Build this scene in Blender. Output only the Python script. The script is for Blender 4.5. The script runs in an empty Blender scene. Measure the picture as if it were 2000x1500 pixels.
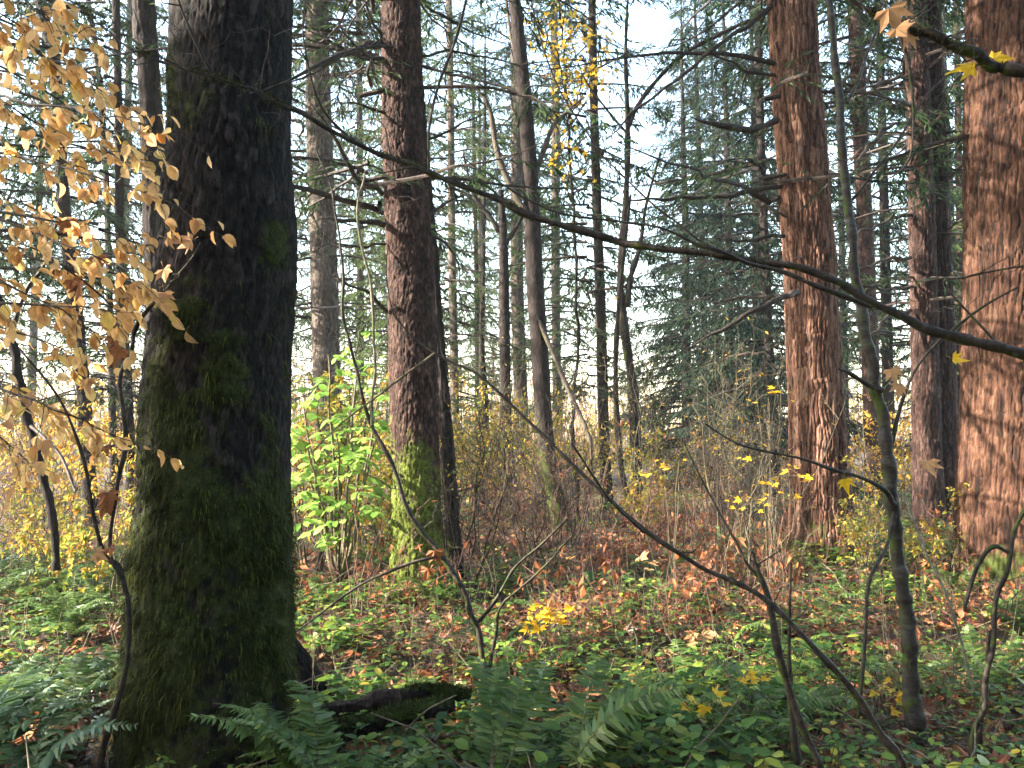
import bpy, math, random
import numpy as np
from mathutils import Vector

# ------------------------------------------------------------------ camera, sky, sun, exposure
scene = bpy.context.scene
COL = scene.collection
CAM_Z, FOCAL = 1.55, 1664.0
PITCH = math.atan(100.0 / FOCAL)
cam = bpy.data.objects.new('camera', bpy.data.cameras.new('camera'))
COL.objects.link(cam)
cam.location = (0, 0, CAM_Z)
cam.rotation_euler = (math.pi / 2 + PITCH, 0, 0)
cam.data.sensor_width = 36
cam.data.lens = 36 * FOCAL / 2000
cam.data.clip_start, cam.data.clip_end = 0.05, 3000
scene.camera = cam

SUN_AZ, SUN_EL = math.radians(-100), math.radians(27)     # azimuth from +Y, clockwise
SUN_DIR = Vector((math.sin(SUN_AZ) * math.cos(SUN_EL), math.cos(SUN_AZ) * math.cos(SUN_EL), math.sin(SUN_EL)))
world = bpy.data.worlds.new('World')
scene.world = world
world.use_nodes = True
wt = world.node_tree
sky = wt.nodes.new('ShaderNodeTexSky')
sky.sky_type = 'NISHITA'
sky.sun_disc = False
sky.sun_elevation = SUN_EL
sky.sun_rotation = SUN_AZ
sky.air_density, sky.dust_density, sky.ozone_density = 1.5, 1.2, 1.0
wt.links.new(sky.outputs[0], wt.nodes['Background'].inputs[0])
wt.nodes['Background'].inputs[1].default_value = 0.15
sun = bpy.data.objects.new('sun', bpy.data.lights.new('sun', 'SUN'))
COL.objects.link(sun)
sun.data.energy, sun.data.angle, sun.data.color = 5.0, math.radians(0.5), (1.0, 0.88, 0.74)
sun.rotation_euler = SUN_DIR.to_track_quat('Z', 'Y').to_euler()
scene.view_settings.view_transform = 'Standard'
scene.view_settings.look = 'None'
scene.view_settings.exposure = 3.0
scene.cycles.use_denoising = True
scene.cycles.max_bounces, scene.cycles.diffuse_bounces, scene.cycles.transmission_bounces = 7, 4, 5

# ------------------------------------------------------------------ helpers
rng = np.random.default_rng(11)
cp, sp = math.cos(PITCH), math.sin(PITCH)


def at(px, py, Y):
    """the point at ground distance Y that a photo pixel (2000 x 1500) looks at"""
    a, u = (px - 1000) / FOCAL, (750 - py) / FOCAL
    t = Y / (cp - u * sp)
    return np.array((a * t, Y, CAM_Z + (sp + u * cp) * t))


def mpp(Y):
    return Y / FOCAL


def vnoise(p, seed=0):
    """smooth value noise in -1..1 of an (n,3) array"""
    p = np.asarray(p, float)
    i = np.floor(p).astype(np.int64)
    f = p - i
    f = f * f * f * (f * (f * 6 - 15) + 10)

    def h(dx, dy, dz):
        n = (i[:, 0] + dx) * 374761393 + (i[:, 1] + dy) * 668265263 + (i[:, 2] + dz) * 2147483647 + seed * 974711
        n = (n ^ (n >> 13)) & 0x7fffffff
        n = (n * 1274126177) & 0x7fffffff
        n = (n ^ (n >> 16)) & 0x7fffffff
        return (n % 65536) / 32767.5 - 1.0
    x, y, z = f.T
    c00 = h(0, 0, 0) * (1 - x) + h(1, 0, 0) * x
    c10 = h(0, 1, 0) * (1 - x) + h(1, 1, 0) * x
    c01 = h(0, 0, 1) * (1 - x) + h(1, 0, 1) * x
    c11 = h(0, 1, 1) * (1 - x) + h(1, 1, 1) * x
    return (c00 * (1 - y) + c10 * y) * (1 - z) + (c01 * (1 - y) + c11 * y) * z


def ground_z(x, y):
    x, y = np.atleast_1d(np.asarray(x, float)), np.atleast_1d(np.asarray(y, float))
    o = np.zeros_like(x)
    near = np.exp(-(np.hypot(x, y) / 60) ** 2)
    z = 0.10 * vnoise(np.stack([x / 2.7, y / 2.7, o], 1), 3) + 0.05 * vnoise(np.stack([x / .8, y / .8, o], 1), 4)
    return z * near


def gz(x, y):
    return float(ground_z(x, y)[0])


def norm(v):
    return v / np.maximum(np.linalg.norm(v, axis=-1, keepdims=True), 1e-9)


def tubes(P, R, k=5):
    """P (m,n,3) centre lines, R (m,n) radii -> one chunk of open tubes"""
    P = np.asarray(P, float)
    m, n, _ = P.shape
    t = norm(np.gradient(P, axis=1))
    d = norm(P[:, -1] - P[:, 0])
    ref = np.where(np.abs(d[:, 2:3]) > .75, np.array([[1., 0, 0]]), np.array([[0, 0, 1.]]))[:, None, :]
    u = norm(np.cross(t, ref))
    v = np.cross(t, u)
    a = np.linspace(0, 2 * math.pi, k, endpoint=False)
    V = P[:, :, None, :] + R[:, :, None, None] * (np.cos(a)[None, None, :, None] * u[:, :, None, :] + np.sin(a)[None, None, :, None] * v[:, :, None, :])
    idx = np.arange(m * n * k).reshape(m, n, k)
    a0, a1 = idx[:, :-1], idx[:, 1:]
    F = np.stack([a0, np.roll(a0, -1, 2), np.roll(a1, -1, 2), a1], -1).reshape(-1, 4)
    return V.reshape(-1, 3), F


def curve(pts, n):
    """Catmull-Rom resample of an (m,c) array to n rows, even in index"""
    p = np.asarray(pts, float)
    if len(p) == 2:
        s = np.linspace(0, 1, n)[:, None]
        return p[0] * (1 - s) + p[1] * s
    q = np.vstack([2 * p[0] - p[1], p, 2 * p[-1] - p[-2]])
    s = np.linspace(0, len(p) - 1, n)
    i = np.minimum(s.astype(int), len(p) - 2)
    f = (s - i)[:, None]
    a, b, c, d = q[i], q[i + 1], q[i + 2], q[i + 3]
    return .5 * (2 * b + (c - a) * f + (2 * a - 5 * b + 4 * c - d) * f ** 2 + (3 * b - a - 3 * c + d) * f ** 3)


def inst(tv, faces, pos, X, Y, Z, s):
    """copies of a template (tv verts, faces list of arrays) -> chunks"""
    m, nv = len(pos), len(tv)
    s = np.broadcast_to(np.asarray(s, float), (m,))
    V = pos[:, None, :] + s[:, None, None] * (tv[None, :, 0:1] * X[:, None] + tv[None, :, 1:2] * Y[:, None] + tv[None, :, 2:3] * Z[:, None])
    out, first = [], True
    off = (np.arange(m) * nv)[:, None, None]
    for f in faces:
        f = np.asarray(f)
        out.append((V.reshape(-1, 3) if first else np.zeros((0, 3)), (f[None] + off).reshape(-1, f.shape[1]), not first))
        first = False
    return out


def frame(d, up):
    X = norm(d)
    Y = norm(np.cross(up, X))
    return X, Y, np.cross(X, Y)


class Build:
    def __init__(self):
        self.v, self.f, self.m, self.n, self.last, self.att = [], [], [], 0, 0, []

    def add(self, v, f, mat=0, same=False, att=0.0):
        if not same:
            self.last = self.n
            self.v.append(v)
            self.n += len(v)
            self.att.append(np.broadcast_to(np.asarray(att, float), (len(v),)))
        f = np.asarray(f) + self.last
        self.f.append(f)
        self.m.append(np.full(len(f), mat))
        return self

    def many(self, chunks, mat=0):
        for v, f, same in chunks:
            self.add(v, f, mat, same)
        return self

    def mesh(self, name, mats, smooth=True, att=False):
        me = bpy.data.meshes.new(name)
        v = np.concatenate(self.v)
        me.vertices.add(len(v))
        me.vertices.foreach_set('co', v.astype(np.float32).ravel())
        loops = np.concatenate([f.ravel() for f in self.f]).astype(np.int32)
        tot = np.concatenate([np.full(len(f), f.shape[1]) for f in self.f])
        start = np.concatenate([[0], np.cumsum(tot)[:-1]]).astype(np.int32)
        me.loops.add(len(loops))
        me.loops.foreach_set('vertex_index', loops)
        me.polygons.add(len(tot))
        me.polygons.foreach_set('loop_start', start)
        me.polygons.foreach_set('material_index', np.concatenate(self.m).astype(np.int32))
        me.polygons.foreach_set('use_smooth', np.full(len(tot), smooth))
        if att:
            a = me.attributes.new('moss', 'FLOAT', 'POINT')
            a.data.foreach_set('value', np.concatenate(self.att).astype(np.float32))
        me.update(calc_edges=True)
        for m in (mats if isinstance(mats, (list, tuple)) else [mats]):
            me.materials.append(m)
        return me


def link(name, me, parent=None, loc=None, rotz=0.0, scale=None):
    o = bpy.data.objects.new(name, me)
    COL.objects.link(o)
    if parent is not None:
        o.parent = parent
    if loc is not None:
        o.location = tuple(float(c) for c in loc)
    if rotz:
        o.rotation_euler = (0, 0, rotz)
    if scale is not None:
        o.scale = scale if isinstance(scale, tuple) else (scale,) * 3
    return o


def tag(o, label, cat, group=None):
    o['label'], o['category'] = label, cat
    if group:
        o['group'] = group
    return o


def empty(name, loc, label, cat, group=None, rotz=0.0):
    o = link(name, None, None, loc, rotz)
    return tag(o, label, cat, group)


# ------------------------------------------------------------------ materials
def mat(name):
    m = bpy.data.materials.new(name)
    m.use_nodes = True
    nt = m.node_tree
    nt.nodes.clear()
    out = nt.nodes.new('ShaderNodeOutputMaterial')
    return m, nt, out


def ramp(nt, stops, fac=None):
    r = nt.nodes.new('ShaderNodeValToRGB')
    e = r.color_ramp.elements
    while len(e) < len(stops):
        e.new(.5)
    for el, (p, c) in zip(e, stops):
        el.position, el.color = p, (*c, 1)
    if fac is not None:
        nt.links.new(fac, r.inputs[0])
    return r.outputs[0]


def noise(nt, scale, vec=None, detail=4, rough=.55):
    n = nt.nodes.new('ShaderNodeTexNoise')
    n.inputs['Scale'].default_value, n.inputs['Detail'].default_value, n.inputs['Roughness'].default_value = scale, detail, rough
    if vec is not None:
        nt.links.new(vec, n.inputs['Vector'])
    return n.outputs[0]


def stretch(nt, s):
    tc = nt.nodes.new('ShaderNodeTexCoord')
    mp = nt.nodes.new('ShaderNodeMapping')
    mp.inputs['Scale'].default_value = s
    nt.links.new(tc.outputs['Object'], mp.inputs[0])
    return mp.outputs[0]


def mix(nt, fac, a, b):
    m = nt.nodes.new('ShaderNodeMix')
    m.data_type = 'RGBA'
    for s, i in ((fac, 0), (a, 6), (b, 7)):
        if isinstance(s, (float, int)):
            m.inputs[i].default_value = s
        elif isinstance(s, tuple):
            m.inputs[i].default_value = (*s, 1)
        else:
            nt.links.new(s, m.inputs[i])
    return m.outputs[2]


def mathn(nt, op, a, b):
    m = nt.nodes.new('ShaderNodeMath')
    m.operation = op
    m.use_clamp = op == 'MULTIPLY_ADD'
    for s, i in ((a, 0), (b, 1)):
        if isinstance(s, (float, int)):
            m.inputs[i].default_value = s
        else:
            nt.links.new(s, m.inputs[i])
    return m.outputs[0]


def bark(name, stops, moss=((.016, .022, .006), (.060, .082, .014)), s=(9, 9, 1.6), bump=.5, rough=.85, spec=.2):
    m, nt, out = mat(name)
    v = stretch(nt, s)
    n1, n2 = noise(nt, 1.6, v, 6, .62), noise(nt, 7.0, v, 4)
    f = mathn(nt, 'ADD', mathn(nt, 'MULTIPLY', n1, .7), mathn(nt, 'MULTIPLY', n2, .3))
    pa = nt.nodes.new('ShaderNodeAttribute')
    pa.attribute_name = 'plate'
    tc0 = nt.nodes.new('ShaderNodeTexCoord')
    big = noise(nt, 2.2, tc0.outputs['Object'], 3)
    base = ramp(nt, stops, mathn(nt, 'ADD', f, mathn(nt, 'ADD', mathn(nt, 'MULTIPLY', mathn(nt, 'SUBTRACT', big, .5), .22), mathn(nt, 'MULTIPLY', pa.outputs['Fac'], .30))))
    at_ = nt.nodes.new('ShaderNodeAttribute')
    at_.attribute_name = 'moss'
    tc = nt.nodes.new('ShaderNodeTexCoord')
    mn = noise(nt, 26, tc.outputs['Object'], 5, .7)
    mc = ramp(nt, [(.3, moss[0]), (.7, moss[1])], mn)
    mf = ramp(nt, [(.40, (0, 0, 0)), (.62, (1, 1, 1))], mathn(nt, 'ADD', at_.outputs['Fac'], mathn(nt, 'MULTIPLY', mathn(nt, 'SUBTRACT', mn, .5), .8)))
    colr = mix(nt, mf, base, mc)
    b = nt.nodes.new('ShaderNodeBsdfPrincipled')
    nt.links.new(colr, b.inputs['Base Color'])
    b.inputs['Roughness'].default_value = rough
    b.inputs['Specular IOR Level'].default_value = spec
    bp = nt.nodes.new('ShaderNodeBump')
    bp.inputs['Strength'].default_value, bp.inputs['Distance'].default_value = bump, .02
    nt.links.new(mathn(nt, 'ADD', f, mathn(nt, 'MULTIPLY', mn, .5)), bp.inputs['Height'])
    nt.links.new(bp.outputs[0], b.inputs['Normal'])
    nt.links.new(b.outputs[0], out.inputs[0])
    return m


def leafmat(name, stops, trans=.45, rough=.45, spec=.3, vein=0.0, warm=(1, 1, 1)):
    """each leaf takes its own colour from the stops; a share of the light passes through"""
    m, nt, out = mat(name)
    g = nt.nodes.new('ShaderNodeNewGeometry')
    c = ramp(nt, stops, g.outputs['Random Per Island'])
    if vein:
        tc = nt.nodes.new('ShaderNodeTexCoord')
        n = noise(nt, vein, tc.outputs['Object'], 3)
        c = mix(nt, ramp(nt, [(.5, (0, 0, 0)), (.78, (.7, .7, .7))], n), c, tuple(.45 * x for x in stops[0][1]))
    b = nt.nodes.new('ShaderNodeBsdfPrincipled')
    nt.links.new(c, b.inputs['Base Color'])
    b.inputs['Roughness'].default_value, b.inputs['Specular IOR Level'].default_value = rough, spec
    t = nt.nodes.new('ShaderNodeBsdfTranslucent')
    nt.links.new(mix(nt, 1.0, c, c) if warm == (1, 1, 1) else c, t.inputs[0])
    ms = nt.nodes.new('ShaderNodeMixShader')
    ms.inputs[0].default_value = trans
    nt.links.new(b.outputs[0], ms.inputs[1])
    nt.links.new(t.outputs[0], ms.inputs[2])
    nt.links.new(ms.outputs[0], out.inputs[0])
    return m


M = {}
M['bark_red'] = bark('bark_red', [(.36, (.024, .012, .008)), (.46, (.088, .041, .027)), (.57, (.175, .095, .064)), (.70, (.24, .155, .118))], s=(24, 24, 4.0), bump=.8)
M['bark_rust'] = bark('bark_rust', [(.37, (.012, .006, .004)), (.47, (.038, .017, .010)), (.58, (.076, .036, .021)), (.70, (.11, .064, .042))], s=(24, 24, 4.0), bump=.8)
M['bark_black'] = bark('bark_black', [(.38, (.0028, .0021, .002)), (.5, (.0085, .0062, .0056)), (.60, (.022, .0165, .015)), (.72, (.042, .034, .032))], moss=((.008, .011, .003), (.038, .050, .008)), s=(24, 24, 9.0), bump=.8)
M['bark_fir'] = bark('bark_fir', [(.36, (.009, .005, .004)), (.48, (.026, .014, .011)), (.60, (.060, .033, .026)), (.72, (.11, .078, .066))], moss=((.035, .050, .009), (.14, .18, .026)), s=(30, 30, 9), bump=.8)
M['bark_dark'] = bark('bark_dark', [(.34, (.006, .005, .004)), (.5, (.015, .011, .010)), (.68, (.038, .028, .025))], s=(24, 24, 7.0), bump=.8)
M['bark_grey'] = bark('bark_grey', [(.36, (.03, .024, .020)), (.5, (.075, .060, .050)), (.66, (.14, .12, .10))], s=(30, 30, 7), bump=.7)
M['bark_smooth'] = bark('bark_smooth', [(.34, (.014, .011, .010)), (.5, (.034, .029, .025)), (.66, (.085, .078, .070))], s=(6, 6, 16), bump=.25, rough=.6)
M['twig'] = bark('twig', [(.34, (.010, .008, .007)), (.5, (.030, .023, .019)), (.68, (.075, .060, .050))], s=(20, 20, 20), bump=.3, rough=.6)
M['twig_pale'] = bark('twig_pale', [(.34, (.05, .042, .026)), (.5, (.11, .095, .06)), (.66, (.24, .21, .14))], s=(20, 20, 20), bump=.2, rough=.6)
M['twig_red'] = bark('twig_red', [(.3, (.06, .03, .025)), (.5, (.13, .07, .055)), (.7, (.22, .14, .11))], s=(20, 20, 20), bump=.2, rough=.6)
M['moss'] = leafmat('moss', [(0, (.008, .010, .003)), (.5, (.020, .025, .006)), (.8, (.050, .064, .011)), (1, (.12, .14, .024))], .35, .8, .1)
M['needle'] = leafmat('needle', [(0, (.018, .036, .016)), (.6, (.036, .068, .028)), (1, (.065, .10, .036))], .42, .6, .12)
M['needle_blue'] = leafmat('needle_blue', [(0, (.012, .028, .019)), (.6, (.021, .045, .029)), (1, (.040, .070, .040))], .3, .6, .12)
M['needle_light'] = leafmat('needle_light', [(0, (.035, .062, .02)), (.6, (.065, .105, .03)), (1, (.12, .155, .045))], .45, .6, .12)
M['yellow'] = leafmat('yellow', [(0, (.42, .20, .03)), (.5, (.58, .33, .05)), (.8, (.62, .42, .08)), (1, (.40, .38, .06))], .5, .5, .25)
M['peach'] = leafmat('peach', [(0, (.68, .36, .13)), (.45, (.78, .49, .21)), (.8, (.82, .58, .29)), (.93, (.76, .56, .15)), (1, (.44, .21, .08))], .6, .5, .25, 34)
M['gold'] = leafmat('gold', [(0, (.62, .36, .02)), (.6, (.72, .46, .03)), (1, (.70, .50, .08))], .45, .5, .25)
M['brown_leaf'] = leafmat('brown_leaf', [(0, (.16, .055, .022)), (.5, (.27, .10, .04)), (1, (.38, .17, .07))], .3, .6, .2, 30)
M['tan_leaf'] = leafmat('tan_leaf', [(0, (.40, .20, .09)), (.5, (.52, .28, .13)), (1, (.55, .34, .18))], .4, .6, .2, 30)
M['litter'] = leafmat('litter', [(0, (.035, .017, .011)), (.3, (.095, .036, .020)), (.6, (.22, .075, .033)), (.84, (.40, .15, .06)), (.95, (.50, .29, .15)), (1, (.55, .36, .08))], .2, .5, .35)
M['green'] = leafmat('green', [(0, (.13, .27, .05)), (.5, (.24, .42, .08)), (1, (.40, .55, .14))], .6, .4, .35)
M['cover'] = leafmat('cover', [(0, (.034, .085, .022)), (.4, (.078, .165, .034)), (.75, (.18, .29, .05)), (.93, (.32, .38, .06)), (1, (.34, .23, .04))], .5, .4, .4)
M['fern'] = leafmat('fern', [(0, (.055, .105, .026)), (.6, (.095, .165, .040)), (.93, (.16, .22, .05)), (1, (.22, .19, .05))], .4, .4, .4)
M['fern_pale'] = leafmat('fern_pale', [(0, (.10, .17, .075)), (.6, (.13, .21, .10)), (1, (.17, .25, .13))], .4, .4, .4)
M['mixed'] = leafmat('mixed', [(0, (.14, .20, .035)), (.4, (.32, .32, .05)), (.7, (.52, .38, .06)), (.9, (.55, .28, .06)), (1, (.38, .15, .05))], .5, .5, .25)


def ground_mat():
    m, nt, out = mat('forest_soil')
    tc = nt.nodes.new('ShaderNodeTexCoord')
    n1, n2 = noise(nt, 1.3, tc.outputs['Object'], 6, .65), noise(nt, 28, tc.outputs['Object'], 5, .7)
    a = ramp(nt, [(.3, (.030, .018, .011)), (.5, (.075, .040, .022)), (.7, (.15, .075, .038))], n2)
    c = mix(nt, ramp(nt, [(.45, (0, 0, 0)), (.65, (1, 1, 1))], n1), a, (.045, .055, .018))
    b = nt.nodes.new('ShaderNodeBsdfPrincipled')
    nt.links.new(c, b.inputs['Base Color'])
    b.inputs['Roughness'].default_value = .9
    bp = nt.nodes.new('ShaderNodeBump')
    bp.inputs['Distance'].default_value = .04
    nt.links.new(n2, bp.inputs['Height'])
    nt.links.new(bp.outputs[0], b.inputs['Normal'])
    nt.links.new(b.outputs[0], out.inputs[0])
    return m


M['soil'] = ground_mat()

def bend_lines(S, D, L, n, wig, up=.0, droop=.0):
    s = np.linspace(0, 1, n)
    P = S[:, None] + D[:, None] * (L[:, None] * s)[..., None]
    P = P + np.cumsum(rng.normal(0, wig, (len(S), n, 3)), 1) * (L[:, None, None]) * (s > 0)[None, :, None]
    P[..., 2] += (up * s ** 2 - droop * s ** 2) * L[:, None]
    return P


def sample(P, bi, u):
    f = u * (P.shape[1] - 1)
    i = np.minimum(f.astype(int), P.shape[1] - 2)
    w = (f - i)[:, None]
    return P[bi, i] * (1 - w) + P[bi, i + 1] * w, norm(P[bi, i + 1] - P[bi, i])


# ------------------------------------------------------------------ leaf templates (x along the leaf, y across, z its face)
OVAL = (np.array([(0, 0, 0), (.33, 0, .02), (.68, 0, .01), (1, 0, -.06), (.25, .24, .05), (.62, .27, .03), (.25, -.24, .05), (.62, -.27, .03)]),
        [np.array([(0, 1, 4), (5, 2, 3), (0, 6, 1), (7, 3, 2)]), np.array([(1, 2, 5, 4), (1, 6, 7, 2)])])
def round_leaf(curl, fold):
    xs = np.array([0, .12, .3, .52, .75, .92, 1.0])
    hw = np.array([.015, .19, .30, .32, .24, .10, .0])
    v, f = [], []
    for x, h in zip(xs, hw):
        for k in (-1, 0, 1):
            v.append((x, k * h, fold * abs(k) * h - curl * x * x + .02 * math.sin(9 * x) * k))
    for a in range(6):
        for k in (0, 1):
            f.append((a * 3 + k, a * 3 + 3 + k, a * 3 + 4 + k, a * 3 + 1 + k))
    v += [(-.22, .008, .03), (-.22, -.008, .03)]
    return np.array(v), [np.array(f + [(1, 22, 21, 1)][:0]), np.array([(1, 21, 22)])]


ROUND = [round_leaf(.10, .25), round_leaf(.35, .5), round_leaf(-.12, .1), round_leaf(.22, .7)]
DIAMOND = (np.array([(0, 0, 0), (.45, .26, .05), (1, 0, -.08), (.45, -.26, .05)]), [np.array([(0, 2, 1), (0, 3, 2)])])
NEEDLE = (np.array([(0, 0, 0), (.4, .11, 0), (1, 0, -.08), (.4, -.11, 0)]), [np.array([(0, 3, 2, 1)])])


def maple(curl, seed):
    r = np.random.default_rng(seed)
    ang = [-100, -78, -62, -44, -30, -14, 0, 14, 30, 44, 62, 78, 100]
    rad = [.30, .55, .40, .78, .46, .62, 1.0, .62, .46, .78, .40, .55, .30]
    v = [(0.02, 0, 0)]
    for a, q in zip(ang, rad):
        x, y = q * math.cos(math.radians(a)), q * math.sin(math.radians(a))
        v.append((x, y, curl * (x * x * .5 + y * y) * (1 if r.random() > .2 else .5) + r.normal(0, .05)))
    v.append((-.45, .01, .02)); v.append((-.45, -.02, .02))
    f = [(0, i, i + 1) for i in range(1, 13)] + [(0, 14, 15)]
    return np.array(v), [np.array(f)]


MAPLES = [maple(c, i) for i, c in enumerate((.5, -.5, .9, .2))]


def scatter(b, tmpl, pos, d, up, s, mat=0):
    X, Y, Z = frame(d, up)
    b.many(inst(tmpl[0], tmpl[1], pos, X, Y, Z, s), mat)


def rand_unit(n):
    return norm(rng.normal(size=(n, 3)))


# ------------------------------------------------------------------ ground
def make_ground():
    g = np.concatenate([-np.geomspace(14, 400, 26)[::-1], np.linspace(-13.5, 13.5, 136), np.geomspace(14, 400, 26)])
    h = np.concatenate([-np.geomspace(3, 400, 20)[::-1], np.linspace(-2.5, 24, 150), np.geomspace(25, 400, 30)])
    X, Y = np.meshgrid(g, h)
    V = np.stack([X.ravel(), Y.ravel(), ground_z(X.ravel(), Y.ravel())], 1)
    i = np.arange(len(V)).reshape(X.shape)
    F = np.stack([i[:-1, :-1], i[:-1, 1:], i[1:, 1:], i[1:, :-1]], -1).reshape(-1, 4)
    o = link('ground', Build().add(V, F).mesh('ground', M['soil']))
    o['kind'] = 'structure'
    o['label'], o['category'] = 'dark forest soil under the leaf litter', 'ground'


make_ground()


# ------------------------------------------------------------------ trunks
PLATE = [None]


def plates(u, v, per, seed):
    """cells of scaly bark on an unrolled trunk: gap to the next plate, a value of the plate's own, height within it"""
    ci, cj = np.floor(u).astype(np.int64), np.floor(v).astype(np.int64)
    f1, f2 = np.full(u.shape, 9.), np.full(u.shape, 9.)
    idv, dv = np.zeros(u.shape), np.zeros(u.shape)

    def hsh(a, b, k):
        n = a * 374761393 + b * 668265263 + k * 2246822519 + seed * 3266489917
        n = (n ^ (n >> 13)) & 0x7fffffff
        n = (n * 1274126177) & 0x7fffffff
        n = (n ^ (n >> 16)) & 0x7fffffff
        return (n % 65536) / 65535.
    for di in (-1, 0, 1):
        for dj in (-1, 0, 1):
            i, j = ci + di, cj + dj
            w = np.mod(i, per)
            x, y = i + .1 + .8 * hsh(w, j, 1) - u, j + .05 + .9 * hsh(w, j, 2) - v
            d = np.sqrt(x * x + y * y)
            n1 = d < f1
            f2 = np.where(n1, f1, np.minimum(f2, d))
            idv = np.where(n1, hsh(w, j, 3) - .5, idv)
            dv = np.where(n1, y, dv)
            f1 = np.where(n1, d, f1)
    return f2 - f1, idv, dv


def trunk_mesh(name, spine, rad, m, rows, sides, furrow=.02, plate=.006, fscale=.06, flare=.25, flare_h=.5, moss=None, lump=.03, vis=.9, seed=0, tall=2.4):
    """spine (n,3) from the base up, rad (n,). the first share VIS of the rows covers the spine up to its last-but-one point"""
    spine, rad = np.asarray(spine, float), np.asarray(rad, float)
    fine = curve(np.column_stack([spine, rad]), 400)
    zc = fine[:, 2]
    z1 = spine[-2, 2]
    r1 = int(rows * vis)
    zs = np.concatenate([np.linspace(zc[0], z1, r1, endpoint=False), np.linspace(z1, zc[-1], rows - r1)])
    c = np.stack([np.interp(zs, zc, fine[:, j]) for j in range(4)], 1)
    th = np.linspace(0, 2 * math.pi, sides, endpoint=False)
    ct, st = np.cos(th)[None], np.sin(th)[None]
    r0 = c[:, 3:4]
    zz = np.broadcast_to(zs[:, None], (rows, sides))
    gx, gy = r0 * ct, r0 * st
    q = lambda a, bz: np.stack([(gx / a).ravel(), (gy / a).ravel(), (zz / bz).ravel()], 1)
    w = vnoise(q(.12, .2), seed + 5).reshape(rows, sides)
    w2 = vnoise(q(.05, .08), seed + 6).reshape(rows, sides)
    pw, ph = fscale, fscale * tall
    lev = []
    for a, b_, k in ((pw, ph, 0), (pw * .5, ph * .42, 1)):
        nu = max(int(round(2 * math.pi * float(np.median(rad[:-2])) / a)), 5)
        U = th[None] / (2 * math.pi) * nu + .45 * w + .22 * w2
        Vv = zz / b_ + .5 * w2 + .3 * w
        lev.append(plates(U.ravel(), np.broadcast_to(Vv, (rows, sides)).ravel(), nu, seed + 17 * k))
    (fa, ida, dva), (fb, idb, dvb) = [[x.reshape(rows, sides) for x in l] for l in lev]
    crack = np.clip(1 - fa / .30, 0, 1) ** .8
    crack2 = np.clip(1 - fb / .30, 0, 1)
    fine_n = vnoise(q(plate * 1.6, plate * 3.2), seed + 2).reshape(rows, sides)
    relief = -furrow * crack - furrow * .38 * crack2 * (1 - crack) + plate * (ida * 1.4 + idb * .9 + dvb * (.9 if tall < 3 else .25) + dva * (.7 if tall < 3 else .1)) + plate * .35 * fine_n
    PLATE[0] = (ida * .6 + idb * .5).ravel()
    lu = vnoise(q(.35, .6), seed + 3).reshape(rows, sides)
    hgt = np.clip((zs - zs[0]) / flare_h, 0, 4)[:, None]
    root = np.exp(-hgt * 1.3) * flare * (1 + .8 * np.cos(th * 5 + seed) * (.6 + .4 * np.cos(th * 2 + 1)))[None]
    R = r0 * (1 + root) + r0 * lump * lu+ relief
    V = np.stack([c[:, 0:1] + R * ct, c[:, 1:2] + R * st, zz], -1).reshape(-1, 3)
    i = np.arange(rows * sides).reshape(rows, sides)
    F = np.stack([i[:-1], np.roll(i[:-1], -1, 1), np.roll(i[1:], -1, 1), i[1:]], -1).reshape(-1, 4)
    mo = np.zeros(len(V))
    if moss is not None:
        mo = moss(V, np.broadcast_to(th[None], (rows, sides)).ravel(), zz.ravel())
    return V, F, mo


def trunk_object(V, F, mo, m, parent):
    o = link('trunk', Build().add(V, F, att=mo).mesh('trunk', m, True, True), parent)
    a = o.data.attributes.new('plate', 'FLOAT', 'POINT')
    a.data.foreach_set('value', PLATE[0].astype(np.float32))
    return o


def moss_strands(V, mo, sides, count, length, name, parent, zmax, width=.004, origin=(0, 0, 0)):
    """short hanging blades of moss grown from the mossy part of a trunk"""
    i = rng.integers(0, len(V) - sides, count * 6)
    keep = (rng.random(len(i)) < np.clip((mo[i] - .35) * 1.8, 0, 1)) & (V[i, 2] < zmax)
    i = i[keep][:count]
    p = V[i] + rng.normal(0, .004, (len(i), 3))
    out = V[i] - np.array(origin)
    out[:, 2] = 0
    out = norm(out)
    L = (length * rng.uniform(.4, 1.4, len(i)) * np.clip(1 + 1.6 * vnoise(V[i] / np.array([.09, .09, .2]), 73), .25, 3))[:, None]
    side = norm(np.cross(out, [0, 0, 1.])) * width
    side = side + rng.normal(0, .3, side.shape) * width
    lean = rng.normal(0, .25, (len(i), 3))
    mid = p + (out * .35 + lean * .3 + np.array([0, 0, -.3])) * L
    tip = p + (out * .35 + lean * .6 + np.array([0, 0, -1.0])) * L
    v = np.stack([p - side, p + side, mid + side, mid - side, tip], 1).reshape(-1, 3)
    o = np.arange(len(i))[:, None] * 5
    b = Build().add(v, o + np.array([[0, 1, 2, 3]]))
    b.add(None, o + np.array([[3, 2, 4]]), same=True)
    return link(name, b.mesh(name, M['moss'], False), parent)


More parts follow.
